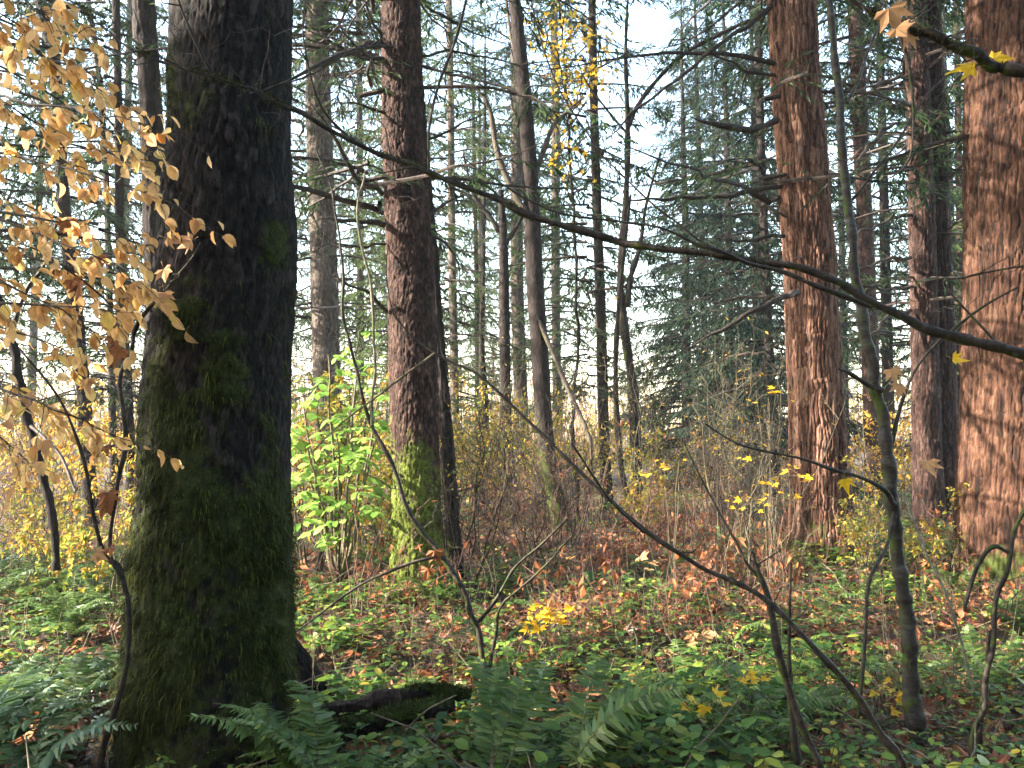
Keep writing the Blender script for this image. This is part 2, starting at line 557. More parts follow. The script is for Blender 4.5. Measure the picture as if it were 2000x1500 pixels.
def spine_from(pix, Y, height, top_scale=.25, lean=0.0):
    """pixel polyline (top to base) with widths -> spine points and radii from the base up, carried on above the frame"""
    pts = np.array([at(x, y, Y) for x, y, w in pix[::-1]])
    r = np.array([w * mpp(Y) * .5 for x, y, w in pix[::-1]])
    base = pts[0].copy()
    base[2] = gz(base[0], base[1]) - .12
    if pts[0][2] > base[2] + .05:
        pts, r = np.vstack([base, pts]), np.concatenate([[r[0] * 1.03], r])
    else:
        pts[0] = base
    d = pts[-1] - pts[-3] if len(pts) > 3 else pts[-1] - pts[0]
    d = d / d[2]
    rest = height - pts[-1, 2]
    if rest > 0:
        a = pts[-1] + d * rest * .5 * np.array([.7, 1, 1])
        e = pts[-1] + d * rest * np.array([.5, 1, 1])
        a[2], e[2] = pts[-1, 2] + rest * .5, height
        pts = np.vstack([pts, a, e])
        r = np.concatenate([r, [r[-1] * .62, r[-1] * .12]])
    return pts, r


# ------------------------------------------------------------------ conifer crowns (shared meshes), origin at the foot of the tree
def limb_tube(b, P, r0, r1, k=4, mat=0):
    n = P.shape[1]
    b.add(*tubes(P, np.linspace(0, 1, n)[None] * (r1 - r0) + r0, k), mat)


def needles_on(b, S, D, L, droop, step, size, mat, fan=.6):
    """needle sprays along many twigs: starts S, directions D (horizontal-ish), lengths L"""
    cnt = np.maximum((L / step).astype(int), 1)
    idx = np.repeat(np.arange(len(L)), cnt)
    fr = (np.arange(len(idx)) - np.repeat(np.cumsum(cnt) - cnt, cnt) + rng.random(len(idx))) / np.repeat(cnt, cnt)
    l = fr * L[idx]
    p = S[idx] + D[idx] * l[:, None]
    p[:, 2] -= droop * l ** 2
    dd = D[idx].copy()
    dd[:, 2] -= 2 * droop * l
    perp = norm(np.cross(dd, [0, 0, 1.]))
    sgn = rng.choice([-1., 1.], len(idx))[:, None]
    d = norm(dd + perp * sgn * rng.uniform(.3, 1.1, len(idx))[:, None] * fan + rng.normal(0, .18, dd.shape) + np.array([0, 0, -.25]))
    up = norm(np.array([0, 0, 1.]) + rng.normal(0, .45, dd.shape))
    scatter(b, NEEDLE, p, d, up, size * rng.uniform(.6, 1.3, len(idx)), mat)


def conifer_crown(seed, H, z0, Lmax, nb, droop=.12, dead0=None, ndead=0, step=.030, size=.115, dens=1.5, hang=.5, shape=.8):
    global rng
    keep, rng = rng, np.random.default_rng(seed)
    b = Build()
    t = (np.arange(nb) + rng.random(nb)) / nb
    z = z0 + (H - z0) * t ** 1.1
    az = np.arange(nb) * 2.39996 + rng.normal(0, .4, nb)
    L = Lmax * (1 - t) ** shape * rng.uniform(.55, 1.1, nb) + .25
    n = 7
    s = np.linspace(0, 1, n)
    h = np.stack([np.cos(az), np.sin(az), np.zeros(nb)], 1)
    rise = rng.uniform(-.18, .16, nb) + .25 * t
    P = h[:, None] * (L[:, None] * s)[..., None]
    P[..., 2] = z[:, None] + L[:, None] * (rise[:, None] * s - (droop * L[:, None] / 2 + .12) * s ** 2 + .10 * s ** 4)
    P[..., :2] += rng.normal(0, .05, (nb, n, 2)) * (L[:, None, None] * s[None, :, None]) * .5
    b.add(*tubes(P, (.008 + .011 * L)[:, None] * (1 - .88 * s)[None], 4), 0)
    # twigs
    nt = np.maximum((L / .085 * dens).astype(int), 3)
    bi = np.repeat(np.arange(nb), nt)
    u = rng.uniform(.12, 1.0, len(bi)) ** .85
    f = u * (n - 1)
    i = np.minimum(f.astype(int), n - 2)
    w = (f - i)[:, None]
    S = P[bi, i] * (1 - w) + P[bi, i + 1] * w
    ax = norm(P[bi, i + 1] - P[bi, i])
    pr = norm(np.cross(ax, [0, 0, 1.])) * rng.choice([-1., 1.], len(bi))[:, None]
    ang = rng.uniform(.5, 1.25, len(bi))[:, None]
    D = norm(ax * np.cos(ang) + pr * np.sin(ang) + np.array([0, 0, -1.]) * rng.uniform(0, hang, len(bi))[:, None])
    TL = (.16 + .42 * np.sqrt(L[bi]) * (1.05 - u) * 1.1) * rng.uniform(.5, 1.2, len(bi))
    ss = np.linspace(0, 1, 3)
    TP = S[:, None] + D[:, None] * (TL[:, None] * ss)[..., None]
    TP[..., 2] -= hang * .5 * (TL[:, None] * ss) ** 2
    b.add(*tubes(TP, .004 * (1 - .6 * ss)[None] * np.ones((len(bi), 1)), 3), 0)
    needles_on(b, S, D, TL, hang * .5, step, size, 1)
    needles_on(b, P[:, 3], norm(P[:, -1] - P[:, 3]), np.linalg.norm(P[:, -1] - P[:, 3], axis=1), .05, step, size, 1)
    # dead lower limbs with a few wisps
    if ndead:
        z = np.sort(rng.uniform(dead0, z0 + .6, ndead))
        az = rng.uniform(0, 6.283, ndead)
        L = rng.uniform(.5, 1.0, ndead) * Lmax * .95
        h = np.stack([np.cos(az), np.sin(az), np.zeros(ndead)], 1)
        n = 9
        s = np.linspace(0, 1, n)
        P = h[:, None] * (L[:, None] * s)[..., None]
        k = rng.uniform(-.1, .35, ndead)[:, None]
        P[..., 2] = z[:, None] + L[:, None] * (k * s - (k + rng.uniform(.15, .5, ndead)[:, None]) * s ** 2 + .2 * s ** 3)
        P[..., :2] += np.cumsum(rng.normal(0, .03, (ndead, n, 2)), 1) * L[:, None, None]
        b.add(*tubes(P, (.007 + .008 * L)[:, None] * (1 - .85 * s)[None], 5), 0)
        nt = rng.integers(8, 18, ndead)
        bi = np.repeat(np.arange(ndead), nt)
        u = rng.uniform(.2, 1, len(bi))
        f = u * (n - 1)
        i = np.minimum(f.astype(int), n - 2)
        w = (f - i)[:, None]
        S = P[bi, i] * (1 - w) + P[bi, i + 1] * w
        ax = norm(P[bi, i + 1] - P[bi, i])
        pr = norm(np.cross(ax, [0, 0, 1.])) * rng.choice([-1., 1.], len(bi))[:, None]
        D = norm(ax * .6 + pr * rng.uniform(.4, 1.2, len(bi))[:, None] + np.array([0, 0, -1.]) * rng.uniform(-.2, .7, len(bi))[:, None])
        TL = rng.uniform(.15, .6, len(bi))
        TP = S[:, None] + D[:, None] * (TL[:, None] * ss)[..., None]
        TP[:, 1] += rng.normal(0, .02, (len(bi), 3))
        b.add(*tubes(TP, .0045 * (1 - .6 * ss)[None] * np.ones((len(bi), 1)), 3), 0)
        wisp = rng.random(len(bi)) < .85
        needles_on(b, S[wisp], D[wisp], TL[wisp], .2, step, size * .9, 1)
    rng = keep
    return b


CROWNS = {
    'tall': conifer_crown(1, 27, 9, 3.2, 130, .10, 3.6, 44),
    'airy': conifer_crown(2, 24, 5, 3.4, 135, .13, 2.5, 34, dens=1.25, hang=.9),
    'low': conifer_crown(3, 19, 1.2, 3.2, 130, .16, hang=.9),
    'thin': conifer_crown(4, 21, 4, 2.0, 120, .12, 2.0, 30, dens=1.2, hang=.7),
    'young': conifer_crown(5, 9, .5, 1.8, 90, .10, hang=.5),
    'high': conifer_crown(6, 28, 9.0, 2.8, 120, .10, 5.5, 14, dens=1.2),
}
CROWN_MESH = {}


def crown(kind, needle):
    key = (kind, needle)
    if key not in CROWN_MESH:
        CROWN_MESH[key] = CROWNS[kind].mesh('crown', [M['twig'], M[needle]], False)
    return CROWN_MESH[key]


def tree(name, label, pix, Y, height, bk, crn=None, needle='needle', moss=None, rows=300, sides=64, crown_rot=0.0, crown_scale=(1, 1, 1), group=None, cat='tree', cushion=0, **kw):
    sp, r = spine_from(pix, Y, height)
    root = empty(name, (sp[0][0], sp[0][1], sp[0][2] + .12), label, cat, group)
    off = np.array(root.location)
    V, F, mo = trunk_mesh('trunk', sp - off, r, M[bk], rows, sides, moss=moss, seed=int(rng.integers(1000)), **kw)
    if cushion:
        rad_ = V - np.stack([np.interp(V[:, 2], (sp - off)[:, 2], (sp - off)[:, j]) for j in (0, 1)] + [V[:, 2]], 1)
        V = V + norm(rad_) * (cushion * np.clip(mo * 1.6 - .6, 0, 1) * (.55 + .45 * vnoise(V / .045, 71) + .35 * vnoise(V / .12, 72)))[:, None]
    trunk_object(V, F, mo, M[bk], root)
    if crn:
        link('crown', crown(crn, needle), root, ((sp[-1][0] + sp[-2][0]) / 2 - off[0], 0, 0), crown_rot, crown_scale)
    return root, V, mo, off, sp, r


def left_moss(lo, hi, amt=.75, front=.15, zfade=3.0):
    """moss that keeps to a side of the trunk and to its foot"""
    def f(V, th, z):
        n = vnoise(V / .22, 31) * .35 + vnoise(V / .06, 32) * .22
        side = .5 + .5 * np.cos(th - math.radians(190))
        hgt = np.clip(1 - (z - lo) / (hi - lo), 0, 1)
        return np.clip(amt * hgt ** .7 * (front + (1 - front) * side) + n * .55 * (hgt > 0), 0, 1)
    return f


# the great mossy trunk in front on the left
def moss_big(V, th, z):
    n = vnoise(V / np.array([.16, .16, .3]), 41) * .4 + vnoise(V / .05, 42) * .25
    side = .5 + .5 * np.cos(th - math.radians(200))
    hgt = np.clip(1.15 - (z - .2) / 3.0, 0, 1)
    big_n = vnoise(V / np.array([.5, .5, .8]), 43) * .45
    return np.clip(.10 + .42 * hgt + .40 * side * hgt - .30 * np.clip((z - 2.3) / .8, 0, 1) * (1 - .8 * side) + n * .9 + big_n, 0, 1)


big, V, mo, off, sp_, r_ = tree('mossy_conifer', 'massive dark trunk furred with green moss, largest in the foreground', [(457, -60, 234), (455, 150, 240), (450, 300, 245), (438, 600, 266), (430, 720, 272), (424, 850, 282), (419, 1000, 288), (413, 1200, 292), (407, 1400, 308), (404, 1520, 322)], 4.0, 26, 'bark_black', 'high', moss=moss_big, cushion=.03, rows=1100, sides=340, furrow=.007, plate=.0036, fscale=.050, tall=2.0, flare=.06, flare_h=.4, lump=.06, vis=.86)
moss_strands(V, mo, 340, 70000, .036, 'moss', big, 4.2, .0016, origin=(0, 0, 0))

# second trunk, moss at its foot
t2, V, mo, off, sp_, r_ = tree('scaly_conifer', 'brown scaly trunk with bright moss at its foot, right of the massive mossy one', [(782, -60, 78), (786, 250, 82), (800, 500, 90), (807, 700, 95), (812, 900, 96), (815, 1050, 98), (815, 1175, 100)], 8.0, 27, 'bark_fir', 'tall', moss=left_moss(.1, 2.0, 1.15, .55), cushion=.02, rows=1100, sides=220, furrow=.009, plate=.006, fscale=.045, tall=2.0, flare=.10, flare_h=.3, lump=.05, vis=.86)
moss_strands(V, mo, 220, 12000, .045, 'moss', t2, 2.3, .0024)

tree('leaning_conifer', 'narrow dark trunk leaning close behind the brown scaly trunk', [(805, -60, 18), (828, 300, 22), (845, 500, 24), (860, 700, 25), (872, 850, 28), (882, 1000, 30), (888, 1090, 32)], 9.3, 21, 'bark_dark', 'high', moss=left_moss(.1, 1.6), sides=48)
tree('grey_conifer', 'straight grey trunk rising behind the bright green leafy shrub', [(618, -60, 44), (622, 200, 50), (632, 500, 54), (639, 750, 55), (648, 950, 58), (651, 1010, 62)], 15.5, 25, 'bark_grey', 'tall', moss=left_moss(.1, 1.2), sides=90, rows=460, furrow=.010, fscale=.05, plate=.004)
tree('dark_conifer', 'dark trunk half hidden by the massive mossy one, on its left', [(278, -60, 44), (288, 100, 44), (297, 250, 44), (304, 500, 46), (312, 800, 48), (318, 1060, 54)], 9.8, 22, 'bark_dark', 'high', moss=left_moss(.1, 4, .6), sides=64)

# slim trunks at the left, behind the yellow leaves
tree('slim_tree', 'slim dark trunk curving behind the peach coloured leaves, leftmost of the slim ones', [(70, -60, 20), (92, 60, 22), (110, 150, 23), (125, 400, 24), (148, 600, 26), (162, 750, 26), (178, 1000, 28)], 13, 17, 'bark_dark', 'thin', sides=32)
tree('slim_tree', 'slim black trunk between the peach leaves and the half hidden dark trunk', [(226, -60, 15), (230, 150, 16), (232, 300, 17), (236, 550, 18), (248, 750, 20), (258, 990, 22)], 14, 18, 'bark_dark', 'thin', sides=32)
tree('slim_tree', 'thin forked looking stem leaning behind the upper peach leaves', [(165, -60, 10), (190, 120, 12), (205, 300, 12), (212, 500, 13), (218, 740, 14), (222, 960, 16)], 17, 16, 'bark_dark', None, sides=24)

# the middle of the wood
MID = [
    ('alder', 'mossy leaning alder with a lit green foot in the centre', [(998, -60, 22), (1005, 0, 24), (1020, 150, 30), (1035, 350, 33), (1045, 550, 34), (1055, 700, 34), (1065, 850, 33), (1082, 960, 32), (1100, 1045, 36)], 13.3, 17, 'bark_dark', None, left_moss(.05, 2.2, 1.1, .5)),
    ('grey_conifer', 'far brown trunk seen just left of the mossy leaning alder', [(1006, -60, 18), (1008, 200, 21), (1009, 400, 24), (1011, 600, 26), (1018, 800, 28), (1018, 915, 30)], 27, 27, 'bark_grey', 'tall', None),
    ('snag', 'black snag with forked broken top, left of the leaning alder', [(978, 372, 12), (983, 470, 18), (985, 600, 21), (987, 750, 22), (992, 880, 22), (1002, 985, 24)], 17, 0, 'bark_dark', None, left_moss(.1, 2.5)),
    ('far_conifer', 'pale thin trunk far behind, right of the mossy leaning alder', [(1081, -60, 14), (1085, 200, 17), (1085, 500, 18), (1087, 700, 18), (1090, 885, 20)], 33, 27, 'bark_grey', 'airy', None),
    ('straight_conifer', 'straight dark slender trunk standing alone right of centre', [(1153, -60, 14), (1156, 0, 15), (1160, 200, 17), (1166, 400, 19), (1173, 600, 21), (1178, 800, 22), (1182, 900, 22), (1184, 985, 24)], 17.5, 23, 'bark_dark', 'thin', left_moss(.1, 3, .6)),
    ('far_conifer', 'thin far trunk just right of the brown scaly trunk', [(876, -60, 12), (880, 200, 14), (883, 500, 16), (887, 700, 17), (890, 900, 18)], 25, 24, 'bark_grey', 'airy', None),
    ('far_conifer', 'hair thin trunk left of the black snag', [(925, 250, 7), (930, 500, 9), (932, 700, 10), (932, 900, 11)], 26, 15, 'bark_dark', None, None),
    ('far_conifer', 'second hair thin trunk, between the first and the black snag', [(946, 300, 8), (944, 500, 9), (942, 700, 10), (940, 910, 11)], 24, 14, 'bark_dark', None, None),
    ('far_conifer', 'thin trunk inside the bluish drooping conifer on the right', [(1362, 200, 9), (1368, 400, 11), (1374, 600, 12), (1380, 880, 14)], 26, 18, 'bark_dark', 'low', None),
    ('dark_conifer', 'dark straight trunk among drooping boughs left of the red-barked giant', [(1478, -60, 14), (1484, 200, 16), (1492, 450, 18), (1500, 650, 20), (1508, 880, 22), (1510, 935, 24)], 19.5, 20, 'bark_dark', 'low', None),
    ('far_conifer', 'brown trunk behind the grey sapling, between the two red-barked giants', [(1668, -60, 30), (1678, 200, 30), (1690, 450, 31), (1698, 650, 33), (1708, 930, 36)], 18, 26, 'bark_fir', 'tall', None),
    ('far_conifer', 'thin far trunk glimpsed left of the far right giant', [(1868, -60, 12), (1872, 300, 13), (1876, 600, 14), (1878, 900, 16)], 24, 22, 'bark_fir', 'airy', None),
    ('far_conifer', 'far trunk seen right of the straight grey trunk', [(700, -60, 11), (703, 300, 13), (704, 600, 14), (706, 905, 16)], 28, 26, 'bark_dark', 'airy', None),
]
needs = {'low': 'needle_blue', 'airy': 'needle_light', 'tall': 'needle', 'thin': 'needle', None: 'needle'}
for k, (nm, lb, pix, Y, H, bk, cr, ms) in enumerate(MID):
    tree(nm, lb, pix, Y, H, bk, cr, needs[cr], ms, sides=36, rows=260, crown_rot=k * 1.3, crown_scale=(1, 1, max(H, 8) / {'tall': 27, 'airy': 24, 'thin': 21, 'low': 19}.get(cr, 20)), fscale=.04, furrow=.008, plate=.004)

# red-barked giants on the right
def moss_red(V, th, z):
    n = vnoise(V / .2, 51) * .4 + vnoise(V / .06, 52) * .25
    return np.clip(.62 - z * .75 + n, 0, 1) * .9


tree('red_conifer', 'tall sunlit trunk with furrowed red bark and a black hollow foot', [(1543, -60, 92), (1545, 0, 93), (1561, 250, 98), (1580, 500, 101), (1592, 750, 106), (1599, 900, 111), (1604, 1000, 122), (1607, 1095, 140)], 10.3, 32, 'bark_red', 'tall', moss=moss_red, rows=1300, sides=340, furrow=.018, plate=.004, fscale=.054, tall=7, flare=.10, flare_h=.3, lump=.05, vis=.86, crown_scale=(1, 1, 1.18))
tree('red_conifer', 'widest red-barked trunk, cut by the right edge', [(1988, -60, 188), (1988, 250, 192), (1988, 500, 197), (1987, 750, 203), (1986, 1000, 212), (1985, 1150, 226)], 8.7, 34, 'bark_rust', 'tall', moss=moss_red, rows=1300, sides=420, furrow=.017, plate=.003, fscale=.058, tall=8, flare=.08, flare_h=.4, lump=.05, vis=.86, crown_scale=(1, 1, 1.25), crown_rot=2)
tree('twin_conifer', 'brownish trunk split by a deep dark seam, between the red-barked giants', [(1785, -60, 44), (1790, 100, 46), (1800, 400, 50), (1806, 650, 52), (1812, 930, 56)], 13.6, 28, 'bark_fir', 'tall', rows=600, sides=130, furrow=.018, fscale=.06, tall=4, crown_rot=1)
sp2, r2 = spine_from([(1814, -60, 40), (1820, 100, 42), (1832, 400, 44), (1840, 650, 46), (1846, 930, 52)], 13.7, 28)
root = [o for o in COL.objects if o.name == 'twin_conifer'][0]
V, F, mo = trunk_mesh('trunk', sp2 - np.array(root.location), r2, None, 600, 120, .018, .006, .06, tall=4)
trunk_object(V, F, mo, M['bark_fir'], root)

# multi-stemmed maple right of centre
def px_branch(parent, pts, m, name='branch', k=7, n=24, wob=.0, tw=0, thin=1.0, twl=.22):
    """a limb given by (px, py, width px, distance) rows, thick end first"""
    c = np.array([np.append(at(x, y, Y), w * mpp(Y) * .5 * thin) for x, y, w, Y in pts])
    c = curve(c, n)
    L = np.linalg.norm(c[-1, :3] - c[0, :3])
    rr = np.maximum(c[:, 3], .0012)
    q = c[:, :3] + wob * np.stack([vnoise(np.stack([np.linspace(0, L * 6, n), np.full(n, pts[0][0] + j), np.full(n, pts[0][1])], 1), j) for j in range(3)], 1)
    rr = rr * (1 + .22 * vnoise(np.stack([np.linspace(0, L * 22, n), np.full(n, pts[0][0]), np.full(n, 3.)], 1), 8))
    v, f = tubes(q[None], rr[None], k)
    off = np.array(parent.location) if parent is not None else 0
    mo = np.clip(.22 + .40 * vnoise(v / .05, 77) + .25 * (np.tile(np.sin(np.linspace(0, 6.283, k, endpoint=False)), n)), 0, 1)
    b = Build().add(v - off, f, att=mo)
    if tw:
        S, T = sample(q[None], np.zeros(tw, int), rng.uniform(.12, .97, tw))
        D = norm(T * .5 + rand_unit(tw) + np.array([0, 0, .25]))
        TL = twl * rng.uniform(.15, 1.2, tw) ** 1.5
        TP = bend_lines(S, D, TL, 6, .07, .1)
        b.add(*tubes(TP - off, np.linspace(.0024, .0009, 6)[None] * rng.uniform(.7, 1.5, tw)[:, None], 4), att=.3)
        s2, t2_ = sample(TP, rng.integers(0, tw, tw), rng.uniform(.3, .9, tw))
        TP2 = bend_lines(s2, norm(t2_ * .6 + rand_unit(tw) * .8), TL * .4, 4, .06)
        b.add(*tubes(TP2 - off, np.linspace(.0014, .0008, 4)[None] * np.ones((tw, 1)), 3), att=.3)
    link(name, b.mesh(name, m, True, True), parent)
    return q


def root_at(name, px, py, Y, label, cat, group=None):
    p = at(px, py, Y)
    return empty(name, (p[0], Y, gz(p[0], Y)), label, cat, group)


g = root_at('vine_maple', 1245, 1015, 15, 'forked bare maple with dark curving stems right of the straight slender trunk', 'tree')
px_branch(g, [(1247, 1020, 24, 15), (1243, 900, 22, 15), (1236, 760, 20, 15), (1216, 620, 17, 15), (1212, 540, 15, 15), (1222, 400, 13, 15), (1226, 250, 11, 15), (1222, 100, 7, 15), (1228, -40, 5, 15)], M['bark_dark'], 'stem', 8, 60)
px_branch(g, [(1224, 600, 14, 15), (1232, 540, 12, 15), (1250, 480, 10, 15), (1262, 400, 6, 15), (1290, 300, 4, 15)], M['bark_dark'], 'stem')
px_branch(g, [(1236, 1010, 10, 14.8), (1215, 920, 12, 14.8), (1203, 780, 11, 14.8), (1204, 660, 10, 14.8), (1215, 520, 8, 14.8), (1232, 380, 5, 14.8)], M['bark_dark'], 'stem')
px_branch(g, [(1226, 250, 9, 15), (1256, 190, 9, 15), (1330, 110, 9, 15), (1420, 60, 8, 15), (1500, 25, 6, 15)], M['bark_dark'])
px_branch(g, [(1224, 260, 6, 15), (1190, 220, 5, 15), (1140, 150, 3, 15), (1110, 60, 2, 15)], M['bark_dark'])

# snag limbs, alder limbs
sn = [o for o in COL.objects if o.name == 'snag'][0]
px_branch(sn, [(984, 470, 11, 17), (955, 420, 9, 17), (925, 380, 6, 17), (905, 300, 4, 17)], M['bark_dark'])
px_branch(sn, [(986, 480, 9, 17), (1008, 445, 8, 17), (1030, 400, 5, 17), (1052, 350, 3, 17)], M['bark_dark'])
al = [o for o in COL.objects if o.name == 'alder'][0]
px_branch(al, [(1043, 345, 12, 13.3), (1064, 290, 11, 13.3), (1085, 240, 8, 13.3), (1140, 190, 4, 13.3)], M['bark_grey'])
px_branch(al, [(1036, 430, 14, 13.2), (1000, 370, 13, 13.2), (972, 300, 12, 13.2), (955, 210, 9, 13.2), (930, 170, 5, 13.2)], M['bark_grey'])
px_branch(al, [(1050, 620, 10, 13.2), (1110, 760, 10, 13.1), (1150, 850, 8, 13.0), (1155, 900, 5, 13.0)], M['bark_grey'])
px_branch(al, [(1028, 180, 9, 13.3), (1000, 80, 7, 13.4), (985, -30, 5, 13.5)], M['bark_grey'])

# limbs that spring from the nearer trunks
for pts in ([(752, 85, 14, 7.9), (700, 90, 15, 7.7), (640, 125, 13, 7.4), (560, 170, 8, 6.8)],
            [(750, 118, 11, 7.9), (715, 118, 11, 7.8), (660, 88, 8, 7.7), (600, 60, 5, 7.5)],
            [(752, 82, 8, 7.8), (728, 50, 8, 7.6), (700, -30, 6, 7.4)],
            [(828, 130, 8, 7.9), (900, 150, 7, 7.8), (1010, 180, 5, 7.6), (1080, 210, 3, 7.4)],
            [(828, 112, 7, 8), (880, 100, 6, 8.2), (960, 115, 4, 8.5), (1080, 150, 3, 8.9)],
            [(752, 380, 12, 7.9), (700, 350, 11, 7.8), (650, 270, 8, 7.6), (610, 200, 5, 7.4)],
            [(753, 440, 14, 7.9), (715, 435, 12, 7.7), (660, 425, 8, 7.5), (620, 430, 4, 7.3)],
            [(754, 478, 6, 7.9), (710, 480, 6, 7.7), (640, 475, 4, 7.4), (590, 500, 3, 7.2)],
            [(753, 222, 7, 7.9), (700, 205, 6, 7.7), (640, 200, 4, 7.5)],
            [(832, 15, 8, 8), (865, 30, 7, 8), (920, 65, 5, 8.1), (1000, 90, 3, 8.3)],
            [(757, 610, 10, 7.9), (735, 585, 9, 7.8), (690, 560, 7, 7.6), (640, 540, 4, 7.4)],
            [(835, 270, 7, 8), (880, 250, 6, 8.1), (950, 225, 4, 8.3)],
            [(838, 420, 8, 8), (880, 390, 6, 8.2), (920, 380, 3, 8.4)]):
    px_branch(t2, pts[:-1] + [pts[-1][:2] + (1.2, pts[-1][3])], M['twig'], n=40, wob=.022, tw=20, twl=.5, thin=.85)
red = [o for o in COL.objects if o.name == 'red_conifer'][0]
for pts in ([(1520, 236, 16, 10.1), (1470, 252, 16, 9.9), (1410, 246, 15, 9.7), (1345, 226, 8, 9.5)],
            [(1526, 364, 13, 10.1), (1440, 380, 12, 9.9), (1330, 388, 10, 9.7), (1200, 392, 6, 9.4)],
            [(1530, 460, 10, 10.1), (1460, 470, 9, 10), (1390, 462, 6, 9.9)],
            [(1562, 573, 15, 9.65), (1520, 585, 14, 9.4), (1430, 630, 11, 9.2), (1330, 690, 5, 9.0)],
            [(1505, 15, 12, 10.1), (1430, 70, 11, 9.9), (1340, 140, 9, 9.7), (1240, 215, 7, 9.5), (1180, 280, 4, 9.3)],
            [(1560, 573, 10, 9.9), (1470, 580, 8, 10.2), (1390, 590, 5, 10.4)],
            [(1515, 150, 9, 10.1), (1470, 140, 8, 10), (1400, 110, 5, 9.9), (1340, 60, 3, 9.8)],
            [(1535, 420, 7, 10.1), (1480, 400, 6, 10.3), (1400, 350, 3, 10.5)]):
    px_branch(red, pts[:-1] + [pts[-1][:2] + (1.2, pts[-1][3])], M['twig'], n=40, wob=.022, tw=22, twl=.5, thin=.8)
twin = [o for o in COL.objects if o.name == 'twin_conifer'][0]
for y, x2, y2 in ((150, 1640, 190), (240, 1650, 330), (330, 1640, 360), (420, 1660, 470), (500, 1640, 540), (560, 1660, 560), (610, 1680, 700), (200, 1700, 120)):
    px_branch(twin, [(1782, y, 8, 13.5), (1740, y + 6, 7, 13.3), (1700, (y + y2) / 2, 5, 13.1), (x2, y2, 3, 12.9)], M['twig'], wob=.04, tw=14, twl=.6)
for y, x2, y2 in ((90, 1920, 60), (260, 1900, 250), (350, 1890, 310), (450, 1900, 420), (520, 1895, 560), (600, 1885, 590)):
    px_branch(twin, [(1850, y, 7, 13.6), (1870, (y + y2) / 2, 6, 13.4), (x2, y2, 3, 13.2)], M['twig'], wob=.03, tw=8, twl=.6)

# conifers that fill in behind, each a tree with its trunk and crown
def whole_conifer(name, x, y, kind, needle, s, rot, label, group, bk='bark_dark', r=.2, sides=20):
    H = {'tall': 27, 'airy': 24, 'low': 19, 'thin': 21, 'young': 9, 'high': 28}[kind] * s
    g0 = gz(x, y)
    root = empty(name, (x, y, g0), label, 'tree', group)
    spn = np.array([(0, 0, -.15), (0.02, 0, H * .25), (.05, .02, H * .5), (0, 0, H * .8), (0, 0, H)])
    V, F, mo = trunk_mesh('trunk', spn, np.array([r * 1.1, r * .92, r * .7, r * .35, .015]), None, 120, sides, .01, .004, .05, vis=.8, seed=int(rng.integers(999)))
    trunk_object(V, F, mo, M[bk], root)
    link('crown', crown(kind, needle), root, None, rot, (s, s, s))
    return root


FAR = []
for (px, Y, kind, needle, s) in [
    (1340, 30, 'low', 'needle_blue', .95), (1425, 23, 'low', 'needle_blue', .85), (1340, 25, 'low', 'needle', .8), (1480, 27, 'low', 'needle_blue', 1.0), (1545, 30, 'low', 'needle', 1.0), (1400, 44, 'tall', 'needle_blue', 1.0),
    (1650, 38, 'airy', 'needle', 1.0), (1735, 24, 'airy', 'needle', .95), (1868, 28, 'low', 'needle', .9), (1930, 38, 'low', 'needle', 1.1),
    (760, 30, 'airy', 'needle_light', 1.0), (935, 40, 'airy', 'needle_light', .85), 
    (520, 30, 'airy', 'needle', 1.0),
    (230, 27, 'airy', 'needle_blue', 1.0), (60, 36, 'tall', 'needle_blue', 1.0), (-60, 44, 'low', 'needle', 1.0), 
    (2060, 30, 'low', 'needle', 1.0), (770, 22, 'thin', 'needle_light', .9), (940, 19, 'young', 'needle', .5)]:
    x = (px - 1000) / FOCAL * Y
    FAR.append((whole_conifer('background_conifer', x, Y, kind, needle, s, rng.uniform(0, 6.28), '', 'conifers filling the wood behind', 'bark_dark' if needle != 'needle_light' else 'bark_grey', .13 + .05 * rng.random()), px, Y, kind, needle))

# trees that stand beside and behind the photographer and shade the foreground
for k, (x, y, kind, s) in enumerate([(-8.5, 2.3, 'low', .85), (-13, 0.4, 'low', 1.0), (-19, -.5, 'low', 1.1), (-9, -4, 'low', 1.0), (-3, -4, 'low', .9), (5, -3, 'low', 1.0), (-22, -3.0, 'tall', 1.0),
                                     (2, -7, 'low', 1.0), (8, -4, 'low', 1.0), (-3, -9, 'low', 1.1), (13, 2, 'low', 1.0), (1.5, -4.5, 'low', 1.1), (-6, -1.8, 'low', .9), (7.5, .2, 'low', .9), (-1, -6.2, 'tall', 1.0), (4.5, -5.5, 'tall', 1.0), (10, -1.5, 'low', 1.1), (-5.5, -5.5, 'low', 1.1), (7.6, 4.3, 'tall', .95), (-6.2, 4.9, 'tall', .95), (2.2, -2.6, 'high', .9), (-2.4, -2.2, 'high', .9), (11, 7, 'tall', 1.0), (-19, 6.3, 'thin', 1.0), (-27, 7.2, 'thin', 1.0)]):
    whole_conifer('shading_conifer', x, y, kind, 'needle', s, k * 1.7, 'conifer outside the picture whose boughs shade the foreground', 'conifers around the photographer')

rng = np.random.default_rng(2024)


# ------------------------------------------------------------------ shrubs (shared meshes)
LEAFT = {'oval': OVAL, 'diamond': DIAMOND, 'maple': MAPLES[3]}


